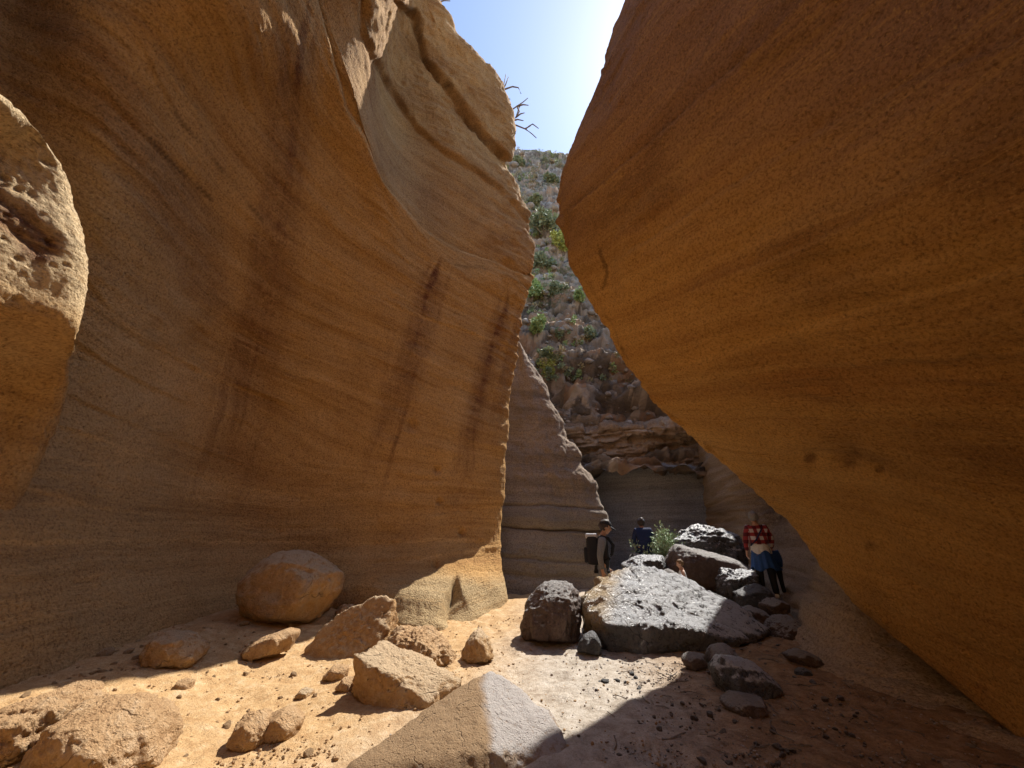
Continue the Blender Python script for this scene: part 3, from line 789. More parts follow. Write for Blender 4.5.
def rock(name, pts, mat, sub=5, seed=0, wear=30, rough=1.0, attrs=None, chips=14, chip=(0.85, 0.985), **props):
    pts = [np.asarray(p, float) for p in pts]
    c, pl = hull_planes(pts)
    dirs, faces = ICO[sub]
    N = np.array([n for n, _ in pl])
    D = np.array([d_ for _, d_ in pl])
    cosv = dirs @ N.T
    inv = np.where(cosv > 1e-3, cosv / D, 0.0)
    r0 = 1.0 / np.power(np.power(inv, wear).sum(1), 1.0 / wear)
    rr = np.random.default_rng(seed * 7 + 1)
    cn, cd = [], []
    for _ in range(int(chips)):
        m = rr.normal(size=3)
        m /= np.linalg.norm(m)
        cn.append(m)
        cd.append(float((dirs @ m * r0).max()) * rr.uniform(*chip))
    if cn:
        N, D = np.vstack([N, cn]), np.concatenate([D, cd])
    cosv = dirs @ N.T
    inv = np.where(cosv > 1e-3, cosv / D, 0.0)
    r = 1.0 / np.power(np.power(inv, wear).sum(1), 1.0 / wear)
    size = float(np.mean(r))
    q = dirs * r[:, None]
    w_ = q + seed * 3.7
    k = 1.0 / max(size, 0.05)
    dn = 0.10 * fbm(w_ * k * 1.1, 4, 0.55, seed=seed) + 0.05 * ridged(w_ * k * 2.4, 3, seed=seed + 1) + 0.03 * fbm(w_ * k * 7, 4, 0.65, seed=seed + 2)
    b1, b2, val = worley(w_ * k * 1.7, seed)
    dn += 0.10 * (val - 0.5) * smooth(0.0, 0.10, b2 - b1)
    b1, b2, val = worley(w_ * k * 7.5, seed + 5)
    dn -= 0.045 * (val > 0.66) * smooth(0.45, 0.1, b1)
    dn += 0.025 * fbm(w_ * k * 16, 3, 0.7, seed=seed + 3) + 0.03 * ridged(w_ * k * 5, 3, seed=seed + 4)
    q = q * (1 + rough * dn * 1.2)[:, None]
    base = np.array([c[0], c[1], min(p[2] for p in pts)])
    me = raw_mesh(name, q + c - base, faces)
    for kk, fn in (attrs or {}).items():
        at = me.attributes.new(kk, 'FLOAT', 'POINT')
        at.data.foreach_set('value', np.asarray(fn(q + c), np.float32))
    o = link(name, me, mat)
    o.location = base
    return tag(o, **props)

def outline_pts(outline, Y, depth, front=0.62, back=0.8, shift=(0, 0)):
    """a traced outline given its own distance and a real thickness"""
    uc, vc = np.mean([p[0] for p in outline]), np.mean([p[1] for p in outline])
    mid = [P(u, v, Y) for u, v in outline]
    c = np.mean(mid, axis=0)
    fr = [c + (P(u + shift[0], v + shift[1], Y) - c) * front + np.array([0, -depth * 0.5, 0]) for u, v in outline]
    bk = [c + (p - c) * back + np.array([0, depth * 0.5, 0]) for p in mid]
    return mid + fr + bk

def rock_material(name, lo, mid, hi, rough=0.85, spec=0.3, pit=1.0, warm=None, scale=1.0, coat=None, lit_top=None):
    t = NT(name)
    o = t.obj()
    n1, n2, n3 = t.noise(o, 2.6 * scale, 6, 0.65, 0.3), t.noise(o, 14 * scale, 6, 0.72), t.noise(o, 55 * scale, 4, 0.7)
    f = t.math('ADD', t.math('MULTIPLY', n1, 0.45), t.math('ADD', t.math('MULTIPLY', n2, 0.35), t.math('MULTIPLY', n3, 0.2)))
    col = t.ramp(f, [(0.36, lo), (0.5, mid), (0.64, hi)])
    if coat is not None:
        col = t.mix(t.ramp(n1, [(0.50, 0.0), (0.64, 0.6)]), col, coat)
    if lit_top is not None:
        # paler colour on upward faces, painted in for the sun on their tops
        nz = t.n('SeparateXYZ')
        t.link(t.n('NewGeometry').outputs['Normal'], nz.inputs[0])
        lie = t.math('ADD', nz.outputs[2], t.math('MULTIPLY', t.math('SUBTRACT', n2, 0.5), 2.2))
        col = t.mix(t.math('MULTIPLY', t.ramp(lie, [(0.45, 0.0), (0.75, 1.0)]), 0.85), col, t.mix(n3, tuple(c * 0.7 for c in lit_top), tuple(min(1, c * 1.2) for c in lit_top)))
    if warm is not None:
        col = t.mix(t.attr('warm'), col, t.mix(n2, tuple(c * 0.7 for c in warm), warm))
    pits = t.ramp(t.voro(o, 18 * scale), [(0.10, 1.0), (0.22, 0.0)])
    col = t.mix(t.math('MULTIPLY', pits, t.ramp(n2, [(0.5, 0.0), (0.62, 0.8)])), col, tuple(c * 0.35 for c in lo))
    wv = t.n('VectorMath', operation='ADD')
    t.link(o, wv.inputs[0])
    nv = t.n('TexNoise', Scale=3.0 * scale, Detail=4.0)
    t.link(o, nv.inputs['Vector'])
    sc_ = t.n('VectorMath', operation='SCALE')
    sc_.inputs['Scale'].default_value = 0.35 / scale
    t.link(nv.outputs['Color'], sc_.inputs[0])
    t.link(sc_.outputs[0], wv.inputs[1])
    ck = t.ramp(t.voro(wv.outputs[0], 1.5 * scale, 'DISTANCE_TO_EDGE'), [(0.0, 1.0), (0.014, 0.0)])
    ck = t.math('MULTIPLY', ck, t.ramp(n1, [(0.50, 0.0), (0.60, 1.0)]))
    col = t.mix(t.math('MULTIPLY', ck, 0.6), col, tuple(c * 0.4 for c in lo))
    pits = t.math('ADD', pits, t.math('MULTIPLY', ck, 2.0))
    h = t.math('SUBTRACT', t.math('ADD', t.math('MULTIPLY', n2, 0.9), t.math('MULTIPLY', n3, 0.45)), t.math('MULTIPLY', pits, 0.25))
    t.b.inputs['Specular IOR Level'].default_value = spec
    return t.out(col, t.bump(h, 0.07 * pit, 0.95), t.ramp(n2, [(0.3, rough - 0.12), (0.7, min(1.0, rough + 0.1))]))

M['rock_sand'] = rock_material('pale orange tuff rock', (0.34, 0.19, 0.085), (0.50, 0.315, 0.16), (0.62, 0.45, 0.28))
M['rock_tan'] = rock_material('tan rock with grey crust', (0.30, 0.165, 0.07), (0.48, 0.29, 0.13), (0.60, 0.43, 0.25), coat=(0.38, 0.29, 0.21), lit_top=(0.58, 0.43, 0.27))
M['rock_fore'] = rock_material('brown grey rock', (0.20, 0.14, 0.10), (0.34, 0.25, 0.175), (0.45, 0.36, 0.27), warm=(0.33, 0.215, 0.115), scale=1.4, lit_top=(0.42, 0.39, 0.37), pit=0.5)  # warm brown stands in for weaker light on one face
M['rock_dark'] = rock_material('dark basalt', (0.04, 0.037, 0.037), (0.085, 0.08, 0.08), (0.16, 0.155, 0.155), rough=0.32, spec=0.65, lit_top=(0.50, 0.51, 0.53), warm=(0.42, 0.29, 0.14))
M['rock_brown'] = rock_material('dark red brown rock', (0.06, 0.037, 0.028), (0.12, 0.078, 0.06), (0.20, 0.15, 0.125), rough=0.65, spec=0.4, lit_top=(0.30, 0.285, 0.27))
M['rock_black'] = rock_material('black wet looking stone', (0.025, 0.023, 0.023), (0.05, 0.046, 0.046), (0.10, 0.095, 0.095), rough=0.55, spec=0.5, lit_top=(0.15, 0.15, 0.155))

# the large boulder in the middle
BIG = [(622, 567, 7.5), (655, 566, 7.6), (700, 590, 7.5), (748, 611, 7.3), (766, 630, 7.1), (583, 590, 7.3), (582, 607, 7.2), (600, 575, 7.45), (604, 622, 6.62), (640, 632, 6.5),
       (690, 630, 6.5), (735, 641, 6.55), (763, 637, 6.75), (600, 650, 6.75), (630, 672, 6.65), (690, 670, 6.65), (742, 655, 6.85), (620, 600, 8.3), (720, 612, 8.2), (592, 640, 7.4), (650, 580, 8.2), (740, 640, 7.9)]
rock('boulder', [P(*p) for p in BIG], M['rock_dark'], sub=6, seed=11, wear=34, rough=0.95, chips=0,
     attrs={'warm': lambda q: smooth(628, 604, project(q)[0] + 0.35 * (project(q)[1] - 590) + 8 * fbm(q * 5, 3, seed=4)) * smooth(660, 600, project(q)[1])},
     label='largest dark boulder on the path, flat silvery top and ochre end beside the man', category='boulder')
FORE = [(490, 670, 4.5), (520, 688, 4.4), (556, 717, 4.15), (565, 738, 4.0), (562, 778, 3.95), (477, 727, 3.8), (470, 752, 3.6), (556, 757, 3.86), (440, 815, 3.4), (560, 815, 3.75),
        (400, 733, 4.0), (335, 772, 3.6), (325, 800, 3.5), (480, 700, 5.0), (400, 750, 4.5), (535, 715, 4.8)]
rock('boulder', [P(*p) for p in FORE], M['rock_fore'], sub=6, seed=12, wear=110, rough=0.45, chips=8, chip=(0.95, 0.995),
     attrs={'warm': lambda q: smooth(491, 480, project(q)[0] - 0.1 * (project(q)[1] - 700) + 7 * fbm(q * 9, 4, 0.65, seed=5))},  # browner left face carries its dimmer light in the colour, up to the ridge
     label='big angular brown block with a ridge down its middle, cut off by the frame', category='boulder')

rock('boulder', [P(*p) for p in [(358, 657, 4.95), (386, 673, 4.82), (426, 701, 4.72), (349, 695, 5.0), (395, 720, 4.72), (422, 716, 4.7), (384, 640, 5.4), (425, 658, 5.35), (462, 680, 5.05),
     (456, 702, 5.1), (365, 690, 5.6), (430, 695, 5.5)]], M['rock_tan'], sub=6, seed=13, wear=60, rough=0.95, chips=8, chip=(0.94, 0.995), label='tilted box shaped block with pale sunlit top, casting a black shadow on sand', category='boulder')
rock('boulder', [P(*p) for p in [(304, 648, 6.5), (340, 613, 6.55), (376, 596, 6.6), (395, 602, 6.6), (305, 668, 6.35), (345, 674, 6.22), (378, 660, 6.25), (396, 640, 6.9), (391, 618, 7.1), (340, 640, 7.0), (310, 660, 6.9)]],
     M['rock_tan'], sub=6, seed=14, wear=40, rough=0.9, chips=3, label='slanting tan boulder with crumbly upper end, behind the tilted box shaped block', category='boulder')
ROCKS = [
    # name, outline, distance, depth, material, label, options
    ('boulder', [(237, 605), (240, 578), (262, 556), (290, 547), (320, 552), (346, 575), (338, 597), (316, 624), (285, 632), (246, 626)], 8.0, 1.5, 'tan', 'big rounded pale boulder resting against the foot of the streaked wall', dict(sub=6, wear=9, rough=0.7)),
    ('boulder', [(388, 642), (400, 627), (430, 629), (452, 650), (456, 665), (425, 670), (392, 660)], 6.2, 0.7, 'sand', 'eroded orange boulder with ribbed hollows behind the tilted block', dict(rough=1.5)),
    ('rock', [(460, 657), (468, 638), (478, 629), (488, 637), (495, 660), (470, 665)], 6.55, 0.45, 'tan', 'small pyramid shaped rock alone in front of the sunlit apron', dict(rough=1.2)),
    ('rock', [(238, 657), (254, 640), (286, 629), (297, 632), (286, 652), (255, 663)], 6.6, 0.5, 'sand', 'long flat pale rock lying below the big round boulder', dict(rough=0.9)),
    ('rock', [(145, 655), (150, 638), (168, 631), (190, 635), (201, 655), (193, 666), (160, 670)], 5.7, 0.55, 'tan', 'yellowish grey rock lying in shade at the edge of the sunlit sand', dict(rough=1.2)),
    ('boulder', [(32, 790), (42, 728), (75, 702), (120, 699), (154, 718), (162, 752), (142, 790)], 4.15, 0.8, 'sand', 'sunlit orange boulder with a smooth pale dome in the bottom corner of the picture', dict(sub=6, rough=0.9, wear=10)),
    ('boulder', [(-40, 765), (-5, 715), (38, 694), (74, 703), (64, 735), (30, 770)], 4.5, 0.8, 'sand', 'rugged orange rock partly outside the frame behind the domed boulder', dict(rough=1.5)),
    ('rock', [(232, 742), (240, 718), (256, 711), (270, 722), (264, 747), (246, 752)], 4.45, 0.32, 'sand', 'squat orange stone with a dark face, touching its smoother twin on the sand', dict()),
    ('rock', [(261, 738), (268, 714), (288, 705), (302, 720), (297, 738), (280, 742)], 4.6, 0.32, 'sand', 'smooth wedge shaped orange stone leaning on its squat twin', dict(rough=0.6)),
    ('rock', [(293, 698), (302, 688), (313, 690), (312, 699)], 5.25, 0.16, 'tan', 'fist sized brown stone alone between the twin stones and the slanting boulder', dict(sub=4)),
    ('rock', [(319, 680), (334, 665), (349, 667), (346, 681)], 5.45, 0.24, 'sand', 'small tan stone just behind the corner of the tilted block', dict(sub=4)),
    ('rock', [(334, 690), (344, 676), (357, 680), (355, 694)], 5.2, 0.2, 'sand', 'small pale stone touching the shaded side of the tilted block', dict(sub=4)),
    ('rock', [(333, 615), (342, 604), (355, 606), (356, 618), (344, 623)], 7.1, 0.35, 'sand', 'pale sunlit stone wedged behind the slanting tan boulder', dict(sub=4)),
    ('rock', [(173, 690), (179, 679), (193, 681), (191, 692)], 5.05, 0.18, 'sand', 'pale knobbly stone on sunlit sand near the shaded yellowish rock', dict(sub=4)),
    ('rock', [(60, 698), (74, 680), (92, 686), (95, 700)], 4.75, 0.3, 'sand', 'pale lumpy stone on the shadow line above the domed boulder', dict(sub=4, rough=1.5)),
    ('boulder', [(516, 640), (525, 602), (540, 584), (553, 579), (572, 584), (581, 602), (580, 645), (550, 648)], 7.55, 0.9, 'brown', 'upright dark red brown boulder standing before the man, lit along one edge', dict(wear=12, shift=(-4, 4))),
    ('rock', [(577, 652), (584, 634), (594, 630), (602, 642), (600, 658)], 6.95, 0.35, 'black', 'black stone tucked under the ochre end of the largest boulder', dict(sub=4)),
    ('rock', [(584, 632), (586, 612), (596, 612), (600, 630)], 7.35, 0.35, 'black', 'black stone filling the gap between the upright boulder and the largest one', dict(sub=4)),
    ('boulder', [(664, 560), (678, 532), (704, 522), (736, 530), (746, 552), (742, 580), (712, 585), (688, 572)], 10.7, 1.3, 'dark', 'grey speckled boulder topping the pile beside the bush', dict(rough=1.3)),
    ('boulder', [(662, 552), (672, 541), (700, 551), (740, 559), (758, 572), (753, 594), (715, 596), (680, 590), (663, 575)], 9.7, 1.1, 'brown', 'long smooth dark slab with a bright top edge in the middle of the pile', dict(wear=10, rough=0.5)),
    ('boulder', [(715, 578), (724, 569), (752, 568), (763, 584), (756, 602), (735, 606), (718, 596)], 9.1, 0.7, 'dark', 'pitted grey rock between the long slab and the plaid shirt hiker', dict(rough=1.3)),
    ('rock', [(737, 592), (758, 583), (773, 592), (772, 608), (752, 614), (738, 606)], 8.35, 0.6, 'black', 'black rock directly before the plaid shirt hiker, under the pitted grey rock', dict()),
    ('rock', [(761, 604), (773, 597), (786, 602), (786, 615), (768, 618)], 7.85, 0.45, 'brown', 'blocky brown stone below the feet of the plaid shirt hiker', dict()),
    ('rock', [(690, 600), (708, 590), (728, 598), (730, 614), (706, 616)], 8.35, 0.6, 'black', 'dark stone showing over the sloping end of the largest boulder', dict()),
    ('rock', [(732, 614), (748, 604), (768, 611), (774, 628), (755, 636), (735, 630)], 7.75, 0.6, 'brown', 'rounded grey brown stone touching the narrow end of the largest boulder', dict(wear=8, rough=0.6)),
    ('boulder', [(766, 632), (775, 616), (792, 614), (809, 630), (814, 648), (796, 660), (772, 655)], 7.15, 0.7, 'brown', 'dark rounded boulder at the foot of the brown rock bank', dict(wear=9, rough=0.8)),
    ('rock', [(706, 660), (712, 645), (727, 642), (739, 650), (740, 664), (726, 672), (710, 671)], 6.45, 0.42, 'brown', 'egg shaped brown stone touching the flat black topped one', dict(wear=7, rough=0.5)),
    ('rock', [(711, 668), (722, 656), (748, 660), (768, 674), (782, 688), (762, 699), (722, 696)], 6.0, 0.55, 'dark', 'sharp edged dark rock with a flat top standing alone in the shade', dict(wear=26, rough=0.8)),
    ('rock', [(720, 703), (738, 694), (764, 698), (770, 708), (752, 716), (728, 714)], 5.55, 0.35, 'brown', 'flat red brown stone in front of the sharp edged dark rock', dict(rough=0.7)),
    ('rock', [(681, 660), (690, 652), (704, 654), (706, 666), (690, 672)], 6.45, 0.3, 'brown', 'small brown stone with a sunlit top beneath the front of the largest boulder', dict(sub=4)),
    ('boulder', [(620, 566), (636, 554), (662, 555), (672, 568), (660, 580), (630, 580)], 10.0, 0.9, 'dark', 'low grey rock in front of the person in navy', dict(wear=10)),
    ('rock', [(655, 580), (668, 568), (680, 574), (682, 588), (665, 592)], 8.9, 0.5, 'brown', 'brown stone beside the head of the child behind the largest boulder', dict(sub=4)),
    ('rock', [(784, 655), (798, 648), (818, 657), (822, 664), (800, 668)], 6.75, 0.35, 'brown', 'flat brown stone lying on the dirt beside the dark rounded boulder', dict(sub=4)),
    ('rock', [(806, 640), (820, 632), (836, 642), (834, 652), (815, 652)], 6.95, 0.4, 'brown', 'brown lump of rock against the apron of the rock bank', dict(sub=4)),
    ('rock', [(795, 672), (803, 667), (812, 671), (810, 678), (798, 678)], 6.25, 0.15, 'black', 'single black stone on open dirt in the shade of the overhang', dict(sub=4)),
    ('rock', [(752, 592), (764, 598), (776, 601), (774, 608), (756, 606)], 8.75, 0.6, 'black', 'flat dark rock on which the plaid shirt hiker stands', dict(sub=4)),
]
AUTO = set(range(0, 14)) | set(range(15, 18)) | {26, 27, 28, 29, 32, 33, 34}
for i, (nm, ol, Y, dep, mat, lab, opt) in enumerate(ROCKS):
    opt = dict(opt)
    uc_, vm_ = np.mean([p[0] for p in ol]), max(p[1] for p in ol)
    gy = on_ground(uc_, vm_ - 1)[1] + 0.33 * dep
    if i in AUTO:
        Y = gy
    pts = outline_pts(ol, Y, dep, front=opt.pop('front', 0.62), shift=opt.pop('shift', (0, 0)))
    kw = dict(sub=opt.pop('sub', 6 if nm == 'boulder' else 5), wear=2 * opt.pop('wear', 16), rough=opt.pop('rough', 1.0))
    rock(nm, pts, M['rock_' + mat], seed=20 + i, label=lab, category=nm, attrs={'warm': lambda q: np.zeros(len(q))} if mat == 'dark' else None, **kw)

# loose stones, each an object of its own
def stone_mesh(seed, sub=3):
    r = np.random.default_rng(seed)
    pts = r.normal(size=(16, 3))
    pts /= np.linalg.norm(pts, axis=1, keepdims=True)
    pts *= np.array([1, r.uniform(0.6, 0.95), r.uniform(0.45, 0.75)]) * 0.5
    c, pl = hull_planes([Vector(p) for p in pts])
    dirs, faces = ICO[sub]
    N, D = np.array([n for n, _ in pl]), np.array([d_ for _, d_ in pl])
    inv = np.where(dirs @ N.T > 1e-3, (dirs @ N.T) / D, 0.0)
    rr = 1 / np.power(np.power(inv, 14).sum(1), 1 / 14)
    q = dirs * rr[:, None]
    q = q * (1 + 0.30 * fbm(q * 4 + seed, 4, 0.6, seed=seed))[:, None]
    return q, faces
STONES = [stone_mesh(100 + i) for i in range(8)]
def scatter(n, box, sizes, mat, label, group, seed, accept):
    r = np.random.default_rng(seed)
    meshes = []
    for q, f in STONES:
        me = raw_mesh('stone', q, f)
        me.materials.append(mat)
        meshes.append(me)
    k = 0
    while k < n:
        u, v = r.uniform(box[0], box[2]), r.uniform(box[1], box[3])
        if not accept(u, v, r):
            continue
        p = on_ground(u, v, 14)
        sz = sizes[0] * (sizes[1] / sizes[0]) ** (r.random() ** 1.8)
        o = bpy.data.objects.new('stone', meshes[int(r.integers(8))])
        COL.objects.link(o)
        o.location = (p[0], p[1], p[2] + sz * 0.10)
        o.scale = (sz, sz, sz)
        o.rotation_euler = (r.normal() * 0.2, r.normal() * 0.2, r.uniform(0, 6.28))
        tag(o, label, 'stone', group)
        k += 1
edge_line = lambda u: np.interp(u, [0, 170, 240, 330, 430, 500], [700, 655, 640, 622, 640, 620])
scatter(110, (5, 625, 500, 766), (0.03, 0.17), M['rock_sand'], 'small pale stone lying loose on the sunlit orange sand', 'small pale stones on the orange sand', 5, lambda u, v, r: v > edge_line(u) - 6 and r.random() < np.exp(-(v - edge_line(u)) / 45) + 0.08)
scatter(60, (60, 600, 420, 695), (0.04, 0.22), M['rock_tan'], 'small grey tan stone in shade at the foot of the streaked wall', 'small stones along the foot of the streaked wall', 6, lambda u, v, r: edge_line(u) - 26 < v < edge_line(u) + 2)
scatter(170, (560, 630, 900, 766), (0.022, 0.12), M['rock_brown'], 'small dark stone lying loose on the shaded dirt', 'small dark stones on the shaded dirt', 8, lambda u, v, r: u > 700 - (v - 640) * 0.9 and u < 800 + (v - 640) * 0.8)
scatter(14, (588, 655, 650, 690), (0.04, 0.11), M['rock_black'], 'small black stone on pale gravel in front of the largest boulder', 'small black stones on the pale gravel', 9, lambda u, v, r: True)

def gravel():
    r = np.random.default_rng(15)
    vs_, fs, mi = [], [], []
    base = 0
    dirs, faces = ICO[2]
    shapes = [stone_mesh(300 + i, 2)[0] for i in range(6)]
    dirs, faces = ICO[2]
    n = 0
    while n < 15000:
        x, y = r.uniform(-5.5, 5.0), 3.2 + 7.0 * r.random() ** 1.6
        dens = 0.25 + 0.75 * smooth(0.0, 0.35, fbm(np.array([[x * 0.9, y * 0.9, 0.3]]), 3, seed=16))[0]
        if r.random() > dens * (1 if x > 1.2 else 0.7):
            continue
        sz = 0.009 + 0.042 * r.random() ** 4
        a = r.uniform(0, 6.28)
        ca, sa = math.cos(a), math.sin(a)
        q = shapes[int(r.integers(6))] * sz
        z = float(ground_z(x, y))
        vs_.append(np.stack([q[:, 0] * ca - q[:, 1] * sa + x, q[:, 0] * sa + q[:, 1] * ca + y, q[:, 2] + z + sz * 0.12], -1))
        fs.append(faces + base)
        mi += [0 if x + r.normal() * 0.7 < 0.6 else (2 if r.random() < 0.35 else 1)] * len(faces)
        base += len(q)
        n += 1
    me = raw_mesh('gravel', np.concatenate(vs_), np.concatenate(fs))
    for k in ('rock_sand', 'rock_fore', 'rock_brown'):
        me.materials.append(M[k])
    me.polygons.foreach_set('material_index', np.array(mi, np.int32))
    tag(link('gravel', me), kind='stuff')
gravel()

def litter():
    r = np.random.default_rng(33)
    bm = bmesh.new()
    n = 0
    while n < 150:
        x, y = r.uniform(0.8, 4.2), r.uniform(3.4, 7.0)
        if r.random() > 0.35 + 0.65 * (x > 1.6):
            continue
        a, L = r.uniform(0, 6.28), r.uniform(0.04, 0.22)
        pts = []
        for k in range(4):
            f = k / 3 - 0.5
            px, py = x + math.cos(a) * L * f + r.normal() * L * 0.05, y + math.sin(a) * L * f + r.normal() * L * 0.05
            pts.append((px, py, float(ground_z(px, py)) + 0.012 + 0.01 * r.random()))
        tube(bm, pts, [0.003 + 0.003 * r.random()] * 4, 5)
        n += 1
    tag(bm_obj('litter', bm, M['twig']), kind='stuff')

# ------------------------------------------------------------------ plants
def leaf_material(name, a, b):
    t = NT(name)
    col = t.mix(t.ramp(t.noise(t.obj(), 3.0, 3, 0.6), [(0.35, 0.0), (0.65, 1.0)]), a, b)
    t.b.inputs['Transmission Weight'].default_value = 0.0
    return t.out(col, None, 0.65)
M['leaf_mid'] = leaf_material('grey green leaves', (0.19, 0.25, 0.15), (0.35, 0.40, 0.27))
M['leaf_pale'] = leaf_material('pale green leaves', (0.22, 0.33, 0.12), (0.40, 0.50, 0.24))
M['leaf_bush'] = leaf_material('pale bush leaves', (0.26, 0.36, 0.20), (0.46, 0.55, 0.36))
M['leaf_yellow'] = leaf_material('yellow green leaves', (0.34, 0.38, 0.10), (0.50, 0.53, 0.18))
M['twig'] = rock_material('dry bark', (0.24, 0.19, 0.15), (0.36, 0.30, 0.25), (0.48, 0.42, 0.36), scale=3)

def leaves_mesh(r, clumps, leaf, per):
    c, f = [], []
    k = 0
    for (p, rad) in clumps:
        for _ in range(per):
            d = r.normal(size=3)
            d /= np.linalg.norm(d)
            q = p + d * rad * r.random() ** 0.5
            a = d + r.normal(size=3) * 0.7 + np.array([0, 0, 0.4])
            a /= np.linalg.norm(a)
            b = np.cross(a, r.normal(size=3))
            b /= np.linalg.norm(b) + 1e-6
            l, w_ = leaf * r.uniform(0.6, 1.3), leaf * 0.28
            nn = np.cross(a, b) * l * 0.12
            c += [q, q + a * l * 0.5 + b * w_ + nn, q + a * l, q + a * l * 0.5 - b * w_ + nn]
            f.append([k, k + 1, k + 2, k + 3])
            k += 4
    return raw_mesh('crown', np.array(c), np.array(f), False)

def tube(bm, pts, radii, sides=6):
    rings = []
    for i, (p, r_) in enumerate(zip(pts, radii)):
        p = Vector(p)
        t = (Vector(pts[min(i + 1, len(pts) - 1)]) - Vector(pts[max(i - 1, 0)])).normalized()
        x = t.orthogonal().normalized()
        y = t.cross(x)
        rings.append([bm.verts.new(p + (x * math.cos(a) + y * math.sin(a)) * r_) for a in [2 * math.pi * k / sides for k in range(sides)]])
    for a, b in zip(rings[:-1], rings[1:]):
        for k in range(sides):
            bm.faces.new((a[k], a[(k + 1) % sides], b[(k + 1) % sides], b[k]))
    bm.faces.new(rings[0][::-1])
    bm.faces.new(rings[-1])

def bm_obj(name, bm, mat, parent=None, shade=True):
    bmesh.ops.recalc_face_normals(bm, faces=bm.faces)
    me = bpy.data.meshes.new(name)
    bm.to_mesh(me)
    bm.free()
    if shade:
        me.polygons.foreach_set('use_smooth', np.ones(len(me.polygons), bool))
    return link(name, me, mat, parent)

def shrub(name, loc, wid, hgt, leaf, mat, label, category, seed, group=None, ncl=16, per=70):
    r = np.random.default_rng(seed)
    root = empty(name, loc, label=label, category=category, group=group)
    bm = bmesh.new()
    clumps = []
    for i in range(ncl):
        a, e = r.uniform(0, 6.28), r.uniform(0.15, 1.0)
        rr = math.sqrt(1 - e * e * 0.8) * r.uniform(0.3, 1.0)
        lop = 0.55 + 0.45 * math.sin(a * 2 + seed) + 0.25 * r.normal()
        rr *= min(1.25, max(0.3, lop))
        tip = np.array([math.cos(a) * rr * wid / 2, math.sin(a) * rr * wid / 2, hgt * (0.2 + 0.75 * e * r.uniform(0.7, 1.0))])
        clumps.append((tip, hgt * r.uniform(0.09, 0.17)))
        clumps.append((tip * np.array([0.7, 0.7, 0.72]), hgt * r.uniform(0.06, 0.13)))
        mid = tip * np.array([0.35, 0.35, 0.55])
        tube(bm, [(0, 0, -0.1), tuple(mid), tuple(tip)], [0.014 * hgt + 0.004, 0.010 * hgt + 0.003, 0.004], 5)
    bm_obj('stem', bm, M['twig'], root)
    me = leaves_mesh(r, clumps, leaf, per)
    link('crown', me, M[mat], root)
    return root

b0 = P(666, 556, 10.75)
shrub('bush', (b0[0], b0[1], float(ground_z(b0[0], b0[1])) - 0.02), 1.9, 1.65, 0.075, 'leaf_bush', 'loose pale green bush growing beside the person in navy, before the grey rock face', 'bush', 3, ncl=48, per=55)

from mathutils.bvhtree import BVHTree
dg = bpy.context.evaluated_depsgraph_get()
hill_o = bpy.data.objects['hillside']
hill_bvh = BVHTree.FromPolygons([x.co for x in hill_o.data.vertices], [p.vertices[:] for p in hill_o.data.polygons])
def on_hill(u, v):
    r = Vector(ray(u, v)).normalized()
    hit = hill_bvh.ray_cast(Vector((0, 0, CAM_Z)) + r * 14, r)
    return hit[0]
SHR = [(545, 236, 34, 26, 'leaf_mid', 'widest grey green shrub high on the rocky slope'), (563, 254, 26, 20, 'leaf_yellow', 'bright yellow green shrub on the slope just below the widest shrub'),
       (541, 270, 22, 18, 'leaf_mid', 'green shrub below the yellow green one, against the edge of the gap'), (532, 300, 16, 24, 'leaf_pale', 'upright light green shrub hugging the rim of the streaked wall'),
       (537, 334, 24, 16, 'leaf_pale', 'low spreading light green shrub in a row above the dark rocks'), (549, 378, 14, 26, 'leaf_yellow', 'yellowish straggly shrub lowest on the slope near the bend'),
       (591, 338, 12, 9, 'leaf_mid', 'small round shrub alone among the rocks mid slope'), (556, 292, 12, 9, 'leaf_mid', 'small dark green shrub between the upright shrub and the rock rib'),
       (518, 166, 10, 9, 'leaf_mid', 'tiny dark green shrub near the skyline beside the dead branches'), (546, 362, 16, 14, 'leaf_mid', 'grey green shrub just above the yellowish straggly one'),
       (533, 205, 14, 8, 'leaf_mid', 'flat grey shrub above the widest shrub on the slope'), (579, 300, 10, 8, 'leaf_pale', 'small pale shrub beside the edge of the overhanging wall'),
       (560, 338, 12, 8, 'leaf_mid', 'dark tuft of shrub between the spreading shrub and the round one'), (552, 182, 9, 6, 'leaf_mid', 'tiny grey shrub on the upper slope under the skyline')]
for i, (u, v, wpx, hpx, mt, lab) in enumerate(SHR):
    h = on_hill(u, v)
    if h is None:
        continue
    zc = h[1] * CP + (h[2] - CAM_Z) * SP
    shrub('shrub', (h[0], h[1], h[2] - 0.1), wpx * zc / FPX * 1.45, hpx * zc / FPX * 1.3, 0.009 * zc, mt, lab, 'shrub', 50 + i, 'shrubs on the hillside', ncl=20, per=70)

